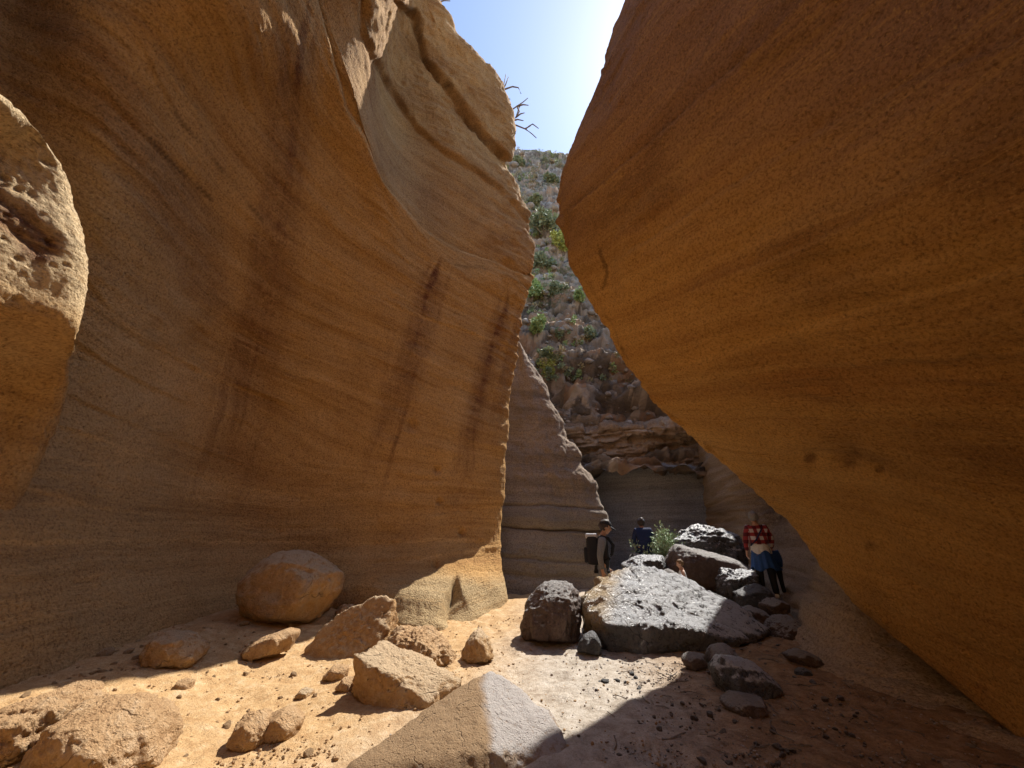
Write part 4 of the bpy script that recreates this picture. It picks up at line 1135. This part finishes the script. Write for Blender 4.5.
def hill_cover():
    r = np.random.default_rng(91)
    vs_, fs, base = [], [], 0
    shapes = [stone_mesh(400 + i, 2)[0] for i in range(6)]
    faces = ICO[2][1]
    n = 0
    while n < 620:
        h = on_hill(r.uniform(500, 700), r.uniform(140, 440))
        if h is None:
            continue
        zc = h[1] * CP + (h[2] - CAM_Z) * SP
        sz = zc / FPX * (1.5 + 13 * r.random() ** 3)
        a = r.uniform(0, 6.28)
        q = shapes[int(r.integers(6))] * sz
        q = np.stack([q[:, 0] * math.cos(a) - q[:, 1] * math.sin(a), q[:, 0] * math.sin(a) + q[:, 1] * math.cos(a), q[:, 2] * r.uniform(0.8, 1.3)], -1) + np.array(h[:])
        vs_.append(q)
        fs.append(faces + base)
        base += len(q)
        n += 1
    tag(link('rubble', raw_mesh('rubble', np.concatenate(vs_), np.concatenate(fs), False), M['rock_hill']), kind='stuff')
    clumps = []
    n = 0
    while n < 520:
        h = on_hill(r.uniform(500, 640), 142 + 240 * r.random() ** 1.5)
        if h is None or float(fbm(np.array([h[:]]) * 0.3, 3, seed=92)) < r.uniform(-0.25, 0.35):
            continue
        zc = h[1] * CP + (h[2] - CAM_Z) * SP
        for _ in range(int(r.integers(1, 5))):
            clumps.append((np.array(h[:]) + r.normal(size=3) * np.array([1, 1, 0.4]) * zc * 0.006, zc / FPX * r.uniform(0.8, 2.6)))
        n += 1
    me = leaves_mesh(r, clumps, 0.16, 34)
    for k in ('leaf_mid', 'leaf_pale', 'leaf_dry'):
        me.materials.append(M[k])
    me.polygons.foreach_set('material_index', np.repeat(r.integers(0, 3, len(clumps)), 34).astype(np.int32))
    tag(link('scrub', me), kind='stuff')
M['rock_hill'] = rock_material('weathered hill rock', (0.16, 0.14, 0.125), (0.34, 0.30, 0.26), (0.55, 0.49, 0.43), scale=0.5)
M['leaf_dry'] = leaf_material('dry grass', (0.30, 0.26, 0.14), (0.48, 0.42, 0.26))
hill_cover()
litter()

def dead_shrub(lines, Y0, label, seed, conv):
    r = np.random.default_rng(seed)
    base = P(*conv(*lines[0][0]), Y0)
    root = empty('dead_shrub', base, label=label, category='dead shrub')
    for ln in lines:
        bm = bmesh.new()
        pts, dy = [], 0.0
        n = len(ln)
        for i, p in enumerate(ln):
            dy += r.normal() * 0.06
            pts.append(tuple(P(*conv(*p), Y0 + dy) - base))
        rad = np.linspace(0.036, 0.014, n)
        tube(bm, pts, rad, 6)
        bm_obj('branch', bm, M['twig'], root)
cz = lambda x, y: (420 + x / 4.654, y / 4.654)
dead_shrub([[(370, 480), (380, 440), (387, 408), (400, 345)], [(385, 415), (398, 395), (412, 358)], [(387, 418), (430, 403), (458, 408), (470, 436)], [(380, 440), (400, 455), (420, 462)],
            [(395, 535), (418, 518), (450, 495), (480, 475), (502, 456)], [(450, 495), (480, 487), (505, 490)], [(400, 575), (430, 562), (447, 545), (458, 510), (472, 480)], [(447, 545), (468, 530), (487, 525)],
            [(430, 562), (455, 556), (482, 562)], [(395, 568), (440, 580), (490, 600), (520, 622), (541, 642)], [(490, 600), (508, 588), (524, 577), (552, 598)], [(455, 500), (462, 520), (450, 540)]],
           9.55, 'bare grey dead branches sticking out of the wall rim against the sky', 5, cz)
dead_shrub([[(50, 50), (70, 18), (95, -12)], [(70, 18), (110, 2), (140, 4)], [(80, 85), (100, 70), (122, 95)], [(62, 30), (40, 5), (20, 8)]], 7.4, 'thin leafless twigs on the top edge of the streaked wall', 6, cz)

# ------------------------------------------------------------------ people
def plain(name, color, rough=0.8, spec=0.3, bump=0.0, scale=60):
    t = NT(name)
    t.b.inputs['Specular IOR Level'].default_value = spec
    o = t.obj()
    n = t.noise(o, scale, 4, 0.6)
    col = t.mix(t.ramp(n, [(0.3, 0.0), (0.7, 1.0)]), tuple(c * 0.75 for c in color), tuple(min(1, c * 1.15) for c in color))
    return t.out(col, t.bump(t.noise(o, 16, 5, 0.6), 0.012, 0.6) if bump else None, rough)
M['skin'] = plain('skin', (0.52, 0.30, 0.20), 0.55)
M['black_cloth'] = plain('black cloth', (0.022, 0.022, 0.026), 0.85, bump=1)
M['grey_cloth'] = plain('grey cloth', (0.20, 0.205, 0.22), 0.9, bump=1)
M['sunlit_cloth'] = plain('sunlit black cloth', (0.48, 0.49, 0.51), 0.8, bump=1)  # black lid with the sun's brightness in its colour
M['navy_cloth'] = plain('navy cloth', (0.014, 0.022, 0.07), 0.8, bump=1)
M['slate_cloth'] = plain('slate blue cloth', (0.10, 0.13, 0.19), 0.85, bump=1)
M['blue_cloth'] = plain('blue rain cloth', (0.025, 0.085, 0.27), 0.6, bump=1)
M['white_cloth'] = plain('white cloth', (0.70, 0.69, 0.66), 0.9, bump=1)
M['grey_hair'] = plain('grey hair', (0.24, 0.225, 0.21), 0.7, bump=1)
M['brown_hair'] = plain('light brown hair', (0.20, 0.115, 0.055), 0.6, bump=1)
M['dark_hair'] = plain('dark hair', (0.05, 0.035, 0.028), 0.6, bump=1)
M['eye'] = plain('eye', (0.03, 0.02, 0.02), 0.2)
M['shoe_white'] = plain('white shoe', (0.75, 0.74, 0.72), 0.7)
def plaid():
    t = NT('red white plaid')
    o = t.n('SeparateXYZ')
    t.link(t.obj(), o.inputs[0])
    def band(s, sc, w):
        return t.math('LESS_THAN', t.math('FRACT', t.math('MULTIPLY', s, sc)), w)
    a, b = band(t.math('ADD', o.outputs[0], t.math('MULTIPLY', o.outputs[1], 0.6)), 6.5, 0.5), band(o.outputs[2], 6.5, 0.5)
    s_ = t.math('ADD', a, b)
    col = t.ramp(t.math('MULTIPLY', s_, 0.5), [(0.0, (0.60, 0.55, 0.54)), (0.4, (0.30, 0.04, 0.045)), (0.9, (0.11, 0.018, 0.025))])
    for e in col.node.color_ramp.elements:
        pass
    col.node.color_ramp.interpolation = 'CONSTANT'
    return t.out(col, None, 0.9)
M['plaid'] = plaid()

def skin_mesh(name, chains, root=0, levels=1, voxel=None, extra=None):
    """one surface grown over connected chains of (point, radius); chains that start on a known point join there"""
    verts, edges, rad, idx = [], [], [], {}
    for ch in chains:
        prev = None
        for p, r_ in ch:
            key = tuple(round(c, 4) for c in p)
            if key not in idx:
                idx[key] = len(verts)
                verts.append(p)
                rad.append(r_)
            if prev is not None and prev != idx[key]:
                edges.append((prev, idx[key]))
            prev = idx[key]
    me = bpy.data.meshes.new(name)
    me.from_pydata([tuple(x) for x in verts], edges, [])
    o = bpy.data.objects.new(name, me)
    COL.objects.link(o)
    md = o.modifiers.new('skin', 'SKIN')
    sv = me.skin_vertices[0].data if me.skin_vertices else None
    if sv is None:
        bm = bmesh.new()
        bm.from_mesh(me)
        bm.verts.layers.skin.verify()
        bm.to_mesh(me)
        bm.free()
        sv = me.skin_vertices[0].data
    for i, r_ in enumerate(rad):
        sv[i].radius = (r_, r_) if not isinstance(r_, tuple) else r_
        sv[i].use_root = i == root
    ss = o.modifiers.new('sub', 'SUBSURF')
    ss.levels = ss.render_levels = levels
    dgr = bpy.context.evaluated_depsgraph_get()
    out = bpy.data.meshes.new_from_object(o.evaluated_get(dgr))
    bpy.data.objects.remove(o)
    if extra or voxel:
        bm = bmesh.new()
        bm.from_mesh(out)
        for fn in (extra or []):
            fn(bm)
        bm.to_mesh(out)
        bm.free()
        if voxel:
            o = bpy.data.objects.new(name, out)
            COL.objects.link(o)
            rm = o.modifiers.new('r', 'REMESH')
            rm.mode, rm.voxel_size = 'VOXEL', voxel
            sm = o.modifiers.new('s', 'SMOOTH')
            sm.iterations, sm.factor = 2, 0.5
            dgr = bpy.context.evaluated_depsgraph_get()
            out2 = bpy.data.meshes.new_from_object(o.evaluated_get(dgr))
            bpy.data.objects.remove(o)
            out = out2
    out.name = name
    out.polygons.foreach_set('use_smooth', np.ones(len(out.polygons), bool))
    return out

def ball(center, r3, tilt=None, seg=20):
    def fn(bm):
        m = Matrix.Translation(center) @ (tilt.to_4x4() if tilt is not None else Matrix.Identity(4)) @ Matrix.Diagonal((*r3, 1))
        bmesh.ops.create_uvsphere(bm, u_segments=seg, v_segments=seg // 2 + 2, radius=1.0, matrix=m)
    return fn

def V(*a):
    return Vector(a)

STAND = dict(pelvis=(0, 0, 0.95), waist=(0, 0.01, 1.08), chest=(0, 0.0, 1.28), neck=(0, -0.01, 1.46), head=(0, 0.03, 1.63),
             hip_r=(0.10, 0, 0.92), knee_r=(0.11, 0.02, 0.49), ankle_r=(0.11, -0.02, 0.09), hip_l=(-0.10, 0, 0.92), knee_l=(-0.11, 0.02, 0.49), ankle_l=(-0.11, -0.02, 0.09),
             shoulder_r=(0.19, -0.01, 1.41), elbow_r=(0.235, -0.03, 1.12), wrist_r=(0.235, 0.05, 0.88), shoulder_l=(-0.19, -0.01, 1.41), elbow_l=(-0.235, -0.03, 1.12), wrist_l=(-0.235, 0.05, 0.88))

def person(loc, rz, height, pose, clothes, label, group=None, head_tilt=0.0, head_turn=0.0, hair=None, hat=None, shoe='black_cloth', girth=1.0, voxel=0.0085):
    """clothes: list of (name, material, what) with what in top / sleeves / trousers; the body is one continuous mesh"""
    J = {k: Vector(v) for k, v in {**STAND, **pose}.items()}
    root = empty('person', loc, rz, label=label, category='person', group=group)
    k = height / 1.75
    root.scale = (k, k, k)
    hd = J['head']
    T = Matrix.Rotation(head_turn, 3, 'Z') @ Matrix.Rotation(-head_tilt, 3, 'X')
    hp = lambda x, y, z: hd + T @ Vector((x, y, z))
    g = girth
    chains = [[(J['pelvis'], 0.125 * g), (J['waist'], 0.115 * g), (J['chest'], 0.135 * g), (J['neck'], 0.062), (hd - T @ V(0, 0.02, 0.06), 0.055)]]
    for s_ in ('r', 'l'):
        chains.append([(J['pelvis'], 0.125 * g), (J['hip_' + s_], 0.092 * g), (J['knee_' + s_], 0.058), (J['ankle_' + s_], 0.040)])
        fo = J['ankle_' + s_] + V(0, 0.13, -0.055)
        chains.append([(J['ankle_' + s_], 0.040), (fo, 0.034)])
        chains.append([(J['chest'], 0.135 * g), (J['shoulder_' + s_], 0.060), (J['elbow_' + s_], 0.043), (J['wrist_' + s_], 0.028)])
        # the hand: palm, four unequal curled fingers and a thumb from the side of the palm
        w_, e_ = J['wrist_' + s_], J['elbow_' + s_]
        d = (w_ - e_).normalized()
        side = V(0, 1, 0) - d * d.y
        side = side.normalized() if side.length > 0.2 else V(1, 0, 0)
        inw = d.cross(side) * (1 if s_ == 'r' else -1)
        if inw.x * (1 if s_ == 'r' else -1) > 0:
            inw = -inw
        palm = w_ + d * 0.085
        chains.append([(w_, 0.028), (w_ + d * 0.045, (0.034, 0.022)), (palm, (0.036, 0.020))])
        for q, (off, ln) in enumerate(((0.030, 0.072), (0.011, 0.080), (-0.009, 0.075), (-0.028, 0.058))):
            b = palm + side * off
            chains.append([(palm, (0.036, 0.020)), (b + d * 0.012, 0.010), (b + d * ln * 0.55 + inw * 0.012, 0.0088), (b + d * ln * 0.9 + inw * 0.035, 0.0078)])
        tb = w_ + d * 0.035 + side * 0.032
        chains.append([(w_ + d * 0.045, (0.034, 0.022)), (tb, 0.013), (tb + d * 0.035 + side * 0.020 + inw * 0.010, 0.0105), (tb + d * 0.062 + side * 0.022 + inw * 0.022, 0.009)])
    tilt = T
    extra = [ball(hp(0, -0.005, 0.03), (0.077, 0.097, 0.098), tilt), ball(hp(0, 0.022, -0.035), (0.060, 0.072, 0.085), tilt), ball(hp(0, 0.055, -0.088), (0.030, 0.028, 0.028), tilt, 12),
             ball(hp(0, 0.100, -0.016), (0.014, 0.021, 0.024), tilt, 12), ball(hp(0, 0.088, 0.014), (0.010, 0.016, 0.022), tilt, 12), ball(hp(0, 0.086, -0.056), (0.024, 0.014, 0.010), tilt, 12),
             ball(hp(0.080, -0.010, -0.010), (0.012, 0.022, 0.032), tilt, 12), ball(hp(-0.080, -0.010, -0.010), (0.012, 0.022, 0.032), tilt, 12)]
    body = link('body', skin_mesh('body', chains, 0, 1, voxel, extra), M['skin'], root)
    for sx in (-1, 1):
        bm = bmesh.new()
        ball(hp(0.031 * sx, 0.083, 0.006), (0.011, 0.007, 0.007), tilt, 10)(bm)
        bm_obj('eye', bm, M['eye'], root)
    for nm, mat, what in clothes:
        if what in ('top', 'vest'):
            ch = [[(J['pelvis'] + V(0, 0, -0.07), (0.158 * g, 0.148 * g)), (J['pelvis'] + V(0, 0, 0.03), 0.148 * g), (J['waist'], 0.145 * g), (J['chest'], (0.168 * g, 0.150 * g)), (J['neck'] - V(0, 0, 0.035), 0.080), (J['neck'] + V(0, 0, 0.015), 0.070)]]
            for s_ in ('r', 'l'):
                ch.append([(J['chest'], 0.160 * g), (J['shoulder_' + s_], 0.078)] + ([(J['elbow_' + s_], 0.060), (J['wrist_' + s_] * 0.92 + J['elbow_' + s_] * 0.08, 0.046)] if what == 'top' else []))
            link(nm, skin_mesh(nm, ch, 1, 2), M[mat], root)
        elif what == 'sleeves':
            for s_ in ('r', 'l'):
                ch = [[(J['shoulder_' + s_] * 0.85 + J['chest'] * 0.15, 0.080), (J['shoulder_' + s_], 0.084), (J['elbow_' + s_], 0.060), (J['wrist_' + s_] * 0.92 + J['elbow_' + s_] * 0.08, 0.046)]]
                link('sleeve', skin_mesh('sleeve', ch, 0, 2), M[mat], root)
        elif what == 'trousers':
            ch = [[(J['waist'] - V(0, 0, 0.04), 0.128 * g), (J['pelvis'], 0.142 * g)]]
            for s_ in ('r', 'l'):
                ch.append([(J['pelvis'], 0.142 * g), (J['hip_' + s_], 0.108 * g), (J['knee_' + s_], 0.078), (J['ankle_' + s_] + V(0, 0, -0.02), 0.064)])
            link(nm, skin_mesh(nm, ch, 1, 2), M[mat], root)
    for s_ in ('r', 'l'):
        a = J['ankle_' + s_]
        bm = bmesh.new()
        link('shoe', skin_mesh('shoe', [[(a + V(0, -0.035, -0.035), 0.046), (a + V(0, 0.06, -0.045), 0.046), (a + V(0, 0.16, -0.052), 0.040)]], 0, 2), M[shoe], root)
    if hair:
        def cut(bm, lo=-0.02, fringe=0.055):
            doomed = []
            for x in bm.verts:
                q = T.transposed() @ (x.co - hd)
                if q.z < lo - 0.03 * (q.y < 0) * 2 or (q.y > 0.045 and q.z < fringe) or (q.y > 0.01 and q.z < 0.0):
                    doomed.append(x)
            bmesh.ops.delete(bm, geom=doomed, context='VERTS')
        bm = bmesh.new()
        ball(hp(0, -0.016, 0.022), (0.098, 0.118, 0.122), tilt, 40)(bm)
        for x in bm.verts:
            x.co += (x.co - hd).normalized() * 0.018 * float(fbm(np.array([x.co[:]]) * 26, 3, seed=height))
        cut(bm)
        o = bm_obj('hair', bm, M[hair], root)
        sd = o.modifiers.new('t', 'SOLIDIFY')
        sd.thickness = 0.008
    if hat:
        hn, hm, brim = hat
        bm = bmesh.new()
        ball(hp(0, -0.006, 0.045), (0.097, 0.115, 0.088), tilt, 40)(bm)
        bmesh.ops.delete(bm, geom=[x for x in bm.verts if (T.transposed() @ (x.co - hd)).z < 0.036], context='VERTS')
        o = bm_obj(hn, bm, M[hm], root)
        o.modifiers.new('t', 'SOLIDIFY').thickness = 0.006
        if brim:
            bm = bmesh.new()
            rows = []
            for i in range(9):
                a = math.radians(-62 + 124 * i / 8)
                ins, outw = V(math.sin(a) * 0.094, math.cos(a) * 0.112, 0.045), V(math.sin(a) * 0.088, 0.105 + math.cos(a) * 0.088, 0.022 - 0.02 * abs(math.sin(a)))
                rows.append((bm.verts.new(hp(*ins)), bm.verts.new(hp(*outw))))
            for (a, b), (c, d) in zip(rows[:-1], rows[1:]):
                bm.faces.new((a, b, d, c))
            br = bm_obj('visor', bm, M[hm], o)
            br.modifiers.new('t', 'SOLIDIFY').thickness = 0.006
    return root, J, k

def backpack(loc, rz, k, mat, label, top_mat=None):
    """worn bag: local +y points away from the wearer's back"""
    root = empty('backpack', loc, rz, label=label, category='backpack')
    root.scale = (k, k, k)
    def pad(name, c, s, mat_, par=root, bev=0.05):
        bm = bmesh.new()
        bmesh.ops.create_cube(bm, size=1.0, matrix=Matrix.Translation(c) @ Matrix.Diagonal((*s, 1)))
        bmesh.ops.bevel(bm, geom=bm.edges[:], offset=bev, segments=4, profile=0.6, affect='EDGES')
        bmesh.ops.subdivide_edges(bm, edges=[e for e in bm.edges if e.calc_length() > 0.06], cuts=2, use_grid_fill=True)
        for x in bm.verts:
            f = float(fbm(np.array([x.co[:]]) * 9, 3, seed=2.0))
            x.co += (x.co - Vector(c)).normalized() * 0.012 * f
        return bm_obj(name, bm, M[mat_], par)
    pad('bag', (0, 0.10, 0.0), (0.30, 0.20, 0.50), mat)
    pad('front_pocket', (0, 0.215, -0.09), (0.24, 0.08, 0.26), mat, bev=0.035)
    pad('lid', (0, 0.10, 0.235), (0.29, 0.22, 0.10), top_mat or mat, bev=0.045)
    bm = bmesh.new()
    tube(bm, [(-0.04, 0.02, 0.25), (-0.035, 0.01, 0.30), (0.035, 0.01, 0.30), (0.04, 0.02, 0.25)], [0.010] * 4, 6)
    bm_obj('handle', bm, M[mat], root)
    for sx in (-1, 1):
        bm = bmesh.new()
        tube(bm, [(0.09 * sx, 0.0, 0.18), (0.115 * sx, -0.07, 0.235), (0.125 * sx, -0.20, 0.20), (0.130 * sx, -0.285, 0.08), (0.14 * sx, -0.25, -0.08), (0.145 * sx, -0.10, -0.18), (0.12 * sx, 0.01, -0.2)], [0.018, 0.022, 0.024, 0.022, 0.014, 0.011, 0.011], 8)
        bm_obj('strap', bm, M[mat], root)
    return root

def stand_at(u, v, Y):
    p = P(u, v, Y)
    return p[0], p[1], float(ground_z(p[0], p[1]))

# man in the cap, in profile, looking down to the boulder
mx, my, mz = stand_at(601, 560, 8.0)
man, mJ, mk = person((mx, my, mz + 0.015), math.radians(-98), 1.79, dict(waist=(0, 0.02, 1.08), chest=(0, 0.04, 1.28), neck=(0, 0.07, 1.46), head=(0, 0.13, 1.62), shoulder_r=(0.19, 0.04, 1.40), shoulder_l=(-0.19, 0.04, 1.40),
                     elbow_r=(0.235, -0.03, 1.12), wrist_r=(0.225, -0.005, 0.88), elbow_l=(-0.235, 0.02, 1.12), wrist_l=(-0.22, 0.13, 0.90)),
                     [('vest', 'black_cloth', 'vest'), ('sleeves', 'grey_cloth', 'sleeves'), ('trousers', 'grey_cloth', 'trousers')],
                     'man in black cap, black vest and grey sleeves looking down behind the largest boulder', hair='dark_hair', hat=('cap', 'black_cloth', True), head_tilt=0.35, girth=0.95)
R = Matrix.Rotation(math.radians(-98), 4, 'Z')
bp = Vector((mx, my, mz)) + R @ V(0, -0.045 * mk, 1.24 * mk)
backpack(bp, math.radians(-98 + 180), mk, 'black_cloth', 'black backpack with a lid coloured pale for the sun, on the back of the man in the cap', 'sunlit_cloth')  # pale lid paints the sun on top of the bag

# woman seen from behind in plaid shirt, jacket round her hips
wx, wy, wz = stand_at(763, 560, 8.8)
wz = max(wz, P(763, 598, 8.8)[2])
WRZ = math.radians(-14)
woman, wJ, wk = person((wx, wy, wz), WRZ, 1.64, dict(elbow_r=(0.27, 0.03, 1.14), wrist_r=(0.25, 0.14, 0.96), elbow_l=(-0.26, 0.03, 1.13), wrist_l=(-0.27, 0.06, 0.90), ankle_r=(0.10, -0.07, 0.09), ankle_l=(-0.12, 0.08, 0.09)),
                       [('shirt', 'plaid', 'top'), ('trousers', 'black_cloth', 'trousers')], 'woman in red white plaid shirt with blue jacket round her hips, seen from behind', hair='grey_hair', shoe='shoe_white', girth=1.0)
def drape(name, parent, zt, zb, rx, ry, flare, mat, seed, a0=0, a1=360, wav=0.05):
    r = np.random.default_rng(seed)
    n, mrows = 72, 14
    vv, ff = [], []
    for i in range(mrows):
        t = i / (mrows - 1)
        for j in range(n):
            a = math.radians(a0 + (a1 - a0) * j / (n - 1))
            fold = 1 + wav * t * math.sin(a * 11 + 0.7 * math.sin(3 * a)) + 0.6 * wav * t * math.sin(a * 5 + 1.3)
            w_ = (1 + flare * t) * fold
            hem = 0.04 * math.sin(a * 4 + 1) * t
            vv.append((math.cos(a) * rx * w_, math.sin(a) * ry * w_, zt + (zb - zt) * t + hem))
    for i in range(mrows - 1):
        for j in range(n - 1):
            p = i * n + j
            ff.append([p, p + 1, p + n + 1, p + n])
    o = link(name, raw_mesh(name, vv, np.array(ff)), M[mat], parent)
    o.modifiers.new('t', 'SOLIDIFY').thickness = 0.008
    return o
drape('shirt_tail', woman, 1.06, 0.90, 0.165, 0.160, 0.18, 'white_cloth', 1)
drape('tied_jacket', woman, 0.985, 0.56, 0.172, 0.165, 0.42, 'blue_cloth', 2, 100, 440, 0.09)
bm = bmesh.new()
tube(bm, [(0.12, -0.02, 1.465), (0.05, -0.155, 1.36), (-0.10, -0.172, 1.15), (-0.20, -0.08, 1.04), (-0.12, 0.14, 1.10), (0.06, 0.17, 1.34), (0.12, 0.04, 1.46)], [0.016] * 7, 8)
sl = bm_obj('sling_strap', bm, M['navy_cloth'], woman)

# child half hidden behind her
cx, cy, cz_ = wx + 0.40, wy + 0.30, wz
person((cx, cy, cz_), math.radians(-5), 1.05, {}, [('jacket', 'blue_cloth', 'top'), ('trousers', 'black_cloth', 'trousers')], 'small child in blue jacket and dark trousers mostly hidden behind the woman in plaid', hair='brown_hair', girth=1.15, voxel=0.012)

# child behind the large boulder
kx, ky, kz = stand_at(683, 580, 8.35)
top = P(682, 560, 8.35)[2]
person((kx, ky, kz), math.radians(75), max(0.8, (top - kz) * 1.0), {}, [('shirt', 'white_cloth', 'vest'), ('trousers', 'slate_cloth', 'trousers')], 'child with light brown hair whose head shows just above the largest boulder', hair='brown_hair', girth=1.15, head_tilt=0.25, voxel=0.010)

# seated person in navy by the bush
sx_, sy_, sz_ = stand_at(645, 550, 10.9)
sh = P(645, 518, 10.9)[2]
seat_z = sh - 0.86
SIT = {k: Vector(v) - Vector((0, 0, 0.92 - 0.0)) for k, v in STAND.items()}
pose = dict(STAND)
pose.update(knee_r=(0.14, 0.40, 0.98), ankle_r=(0.13, 0.36, 0.56), knee_l=(-0.14, 0.40, 0.98), ankle_l=(-0.13, 0.36, 0.56), chest=(0, 0.05, 1.27), neck=(0, 0.09, 1.44), head=(0, 0.15, 1.60),
            elbow_r=(0.25, 0.12, 1.14), wrist_r=(0.16, 0.33, 1.08), elbow_l=(-0.25, 0.12, 1.14), wrist_l=(-0.16, 0.33, 1.08))
person((sx_, sy_, seat_z - 0.83), math.radians(-10), 1.72, pose, [('jacket', 'navy_cloth', 'top'), ('trousers', 'navy_cloth', 'trousers')], 'person in navy jacket and slate cap sitting with back turned beside the bush', hair='dark_hair', hat=('cap', 'slate_cloth', False), girth=1.12, voxel=0.010)
rock('rock', outline_pts([(628, 565), (632, 553), (658, 552), (664, 566), (646, 572)], 11.0, 0.7), M['rock_dark'], sub=4, seed=77, attrs={'warm': lambda q: np.zeros(len(q))}, label='low dark rock used as a seat by the person in navy', category='rock')
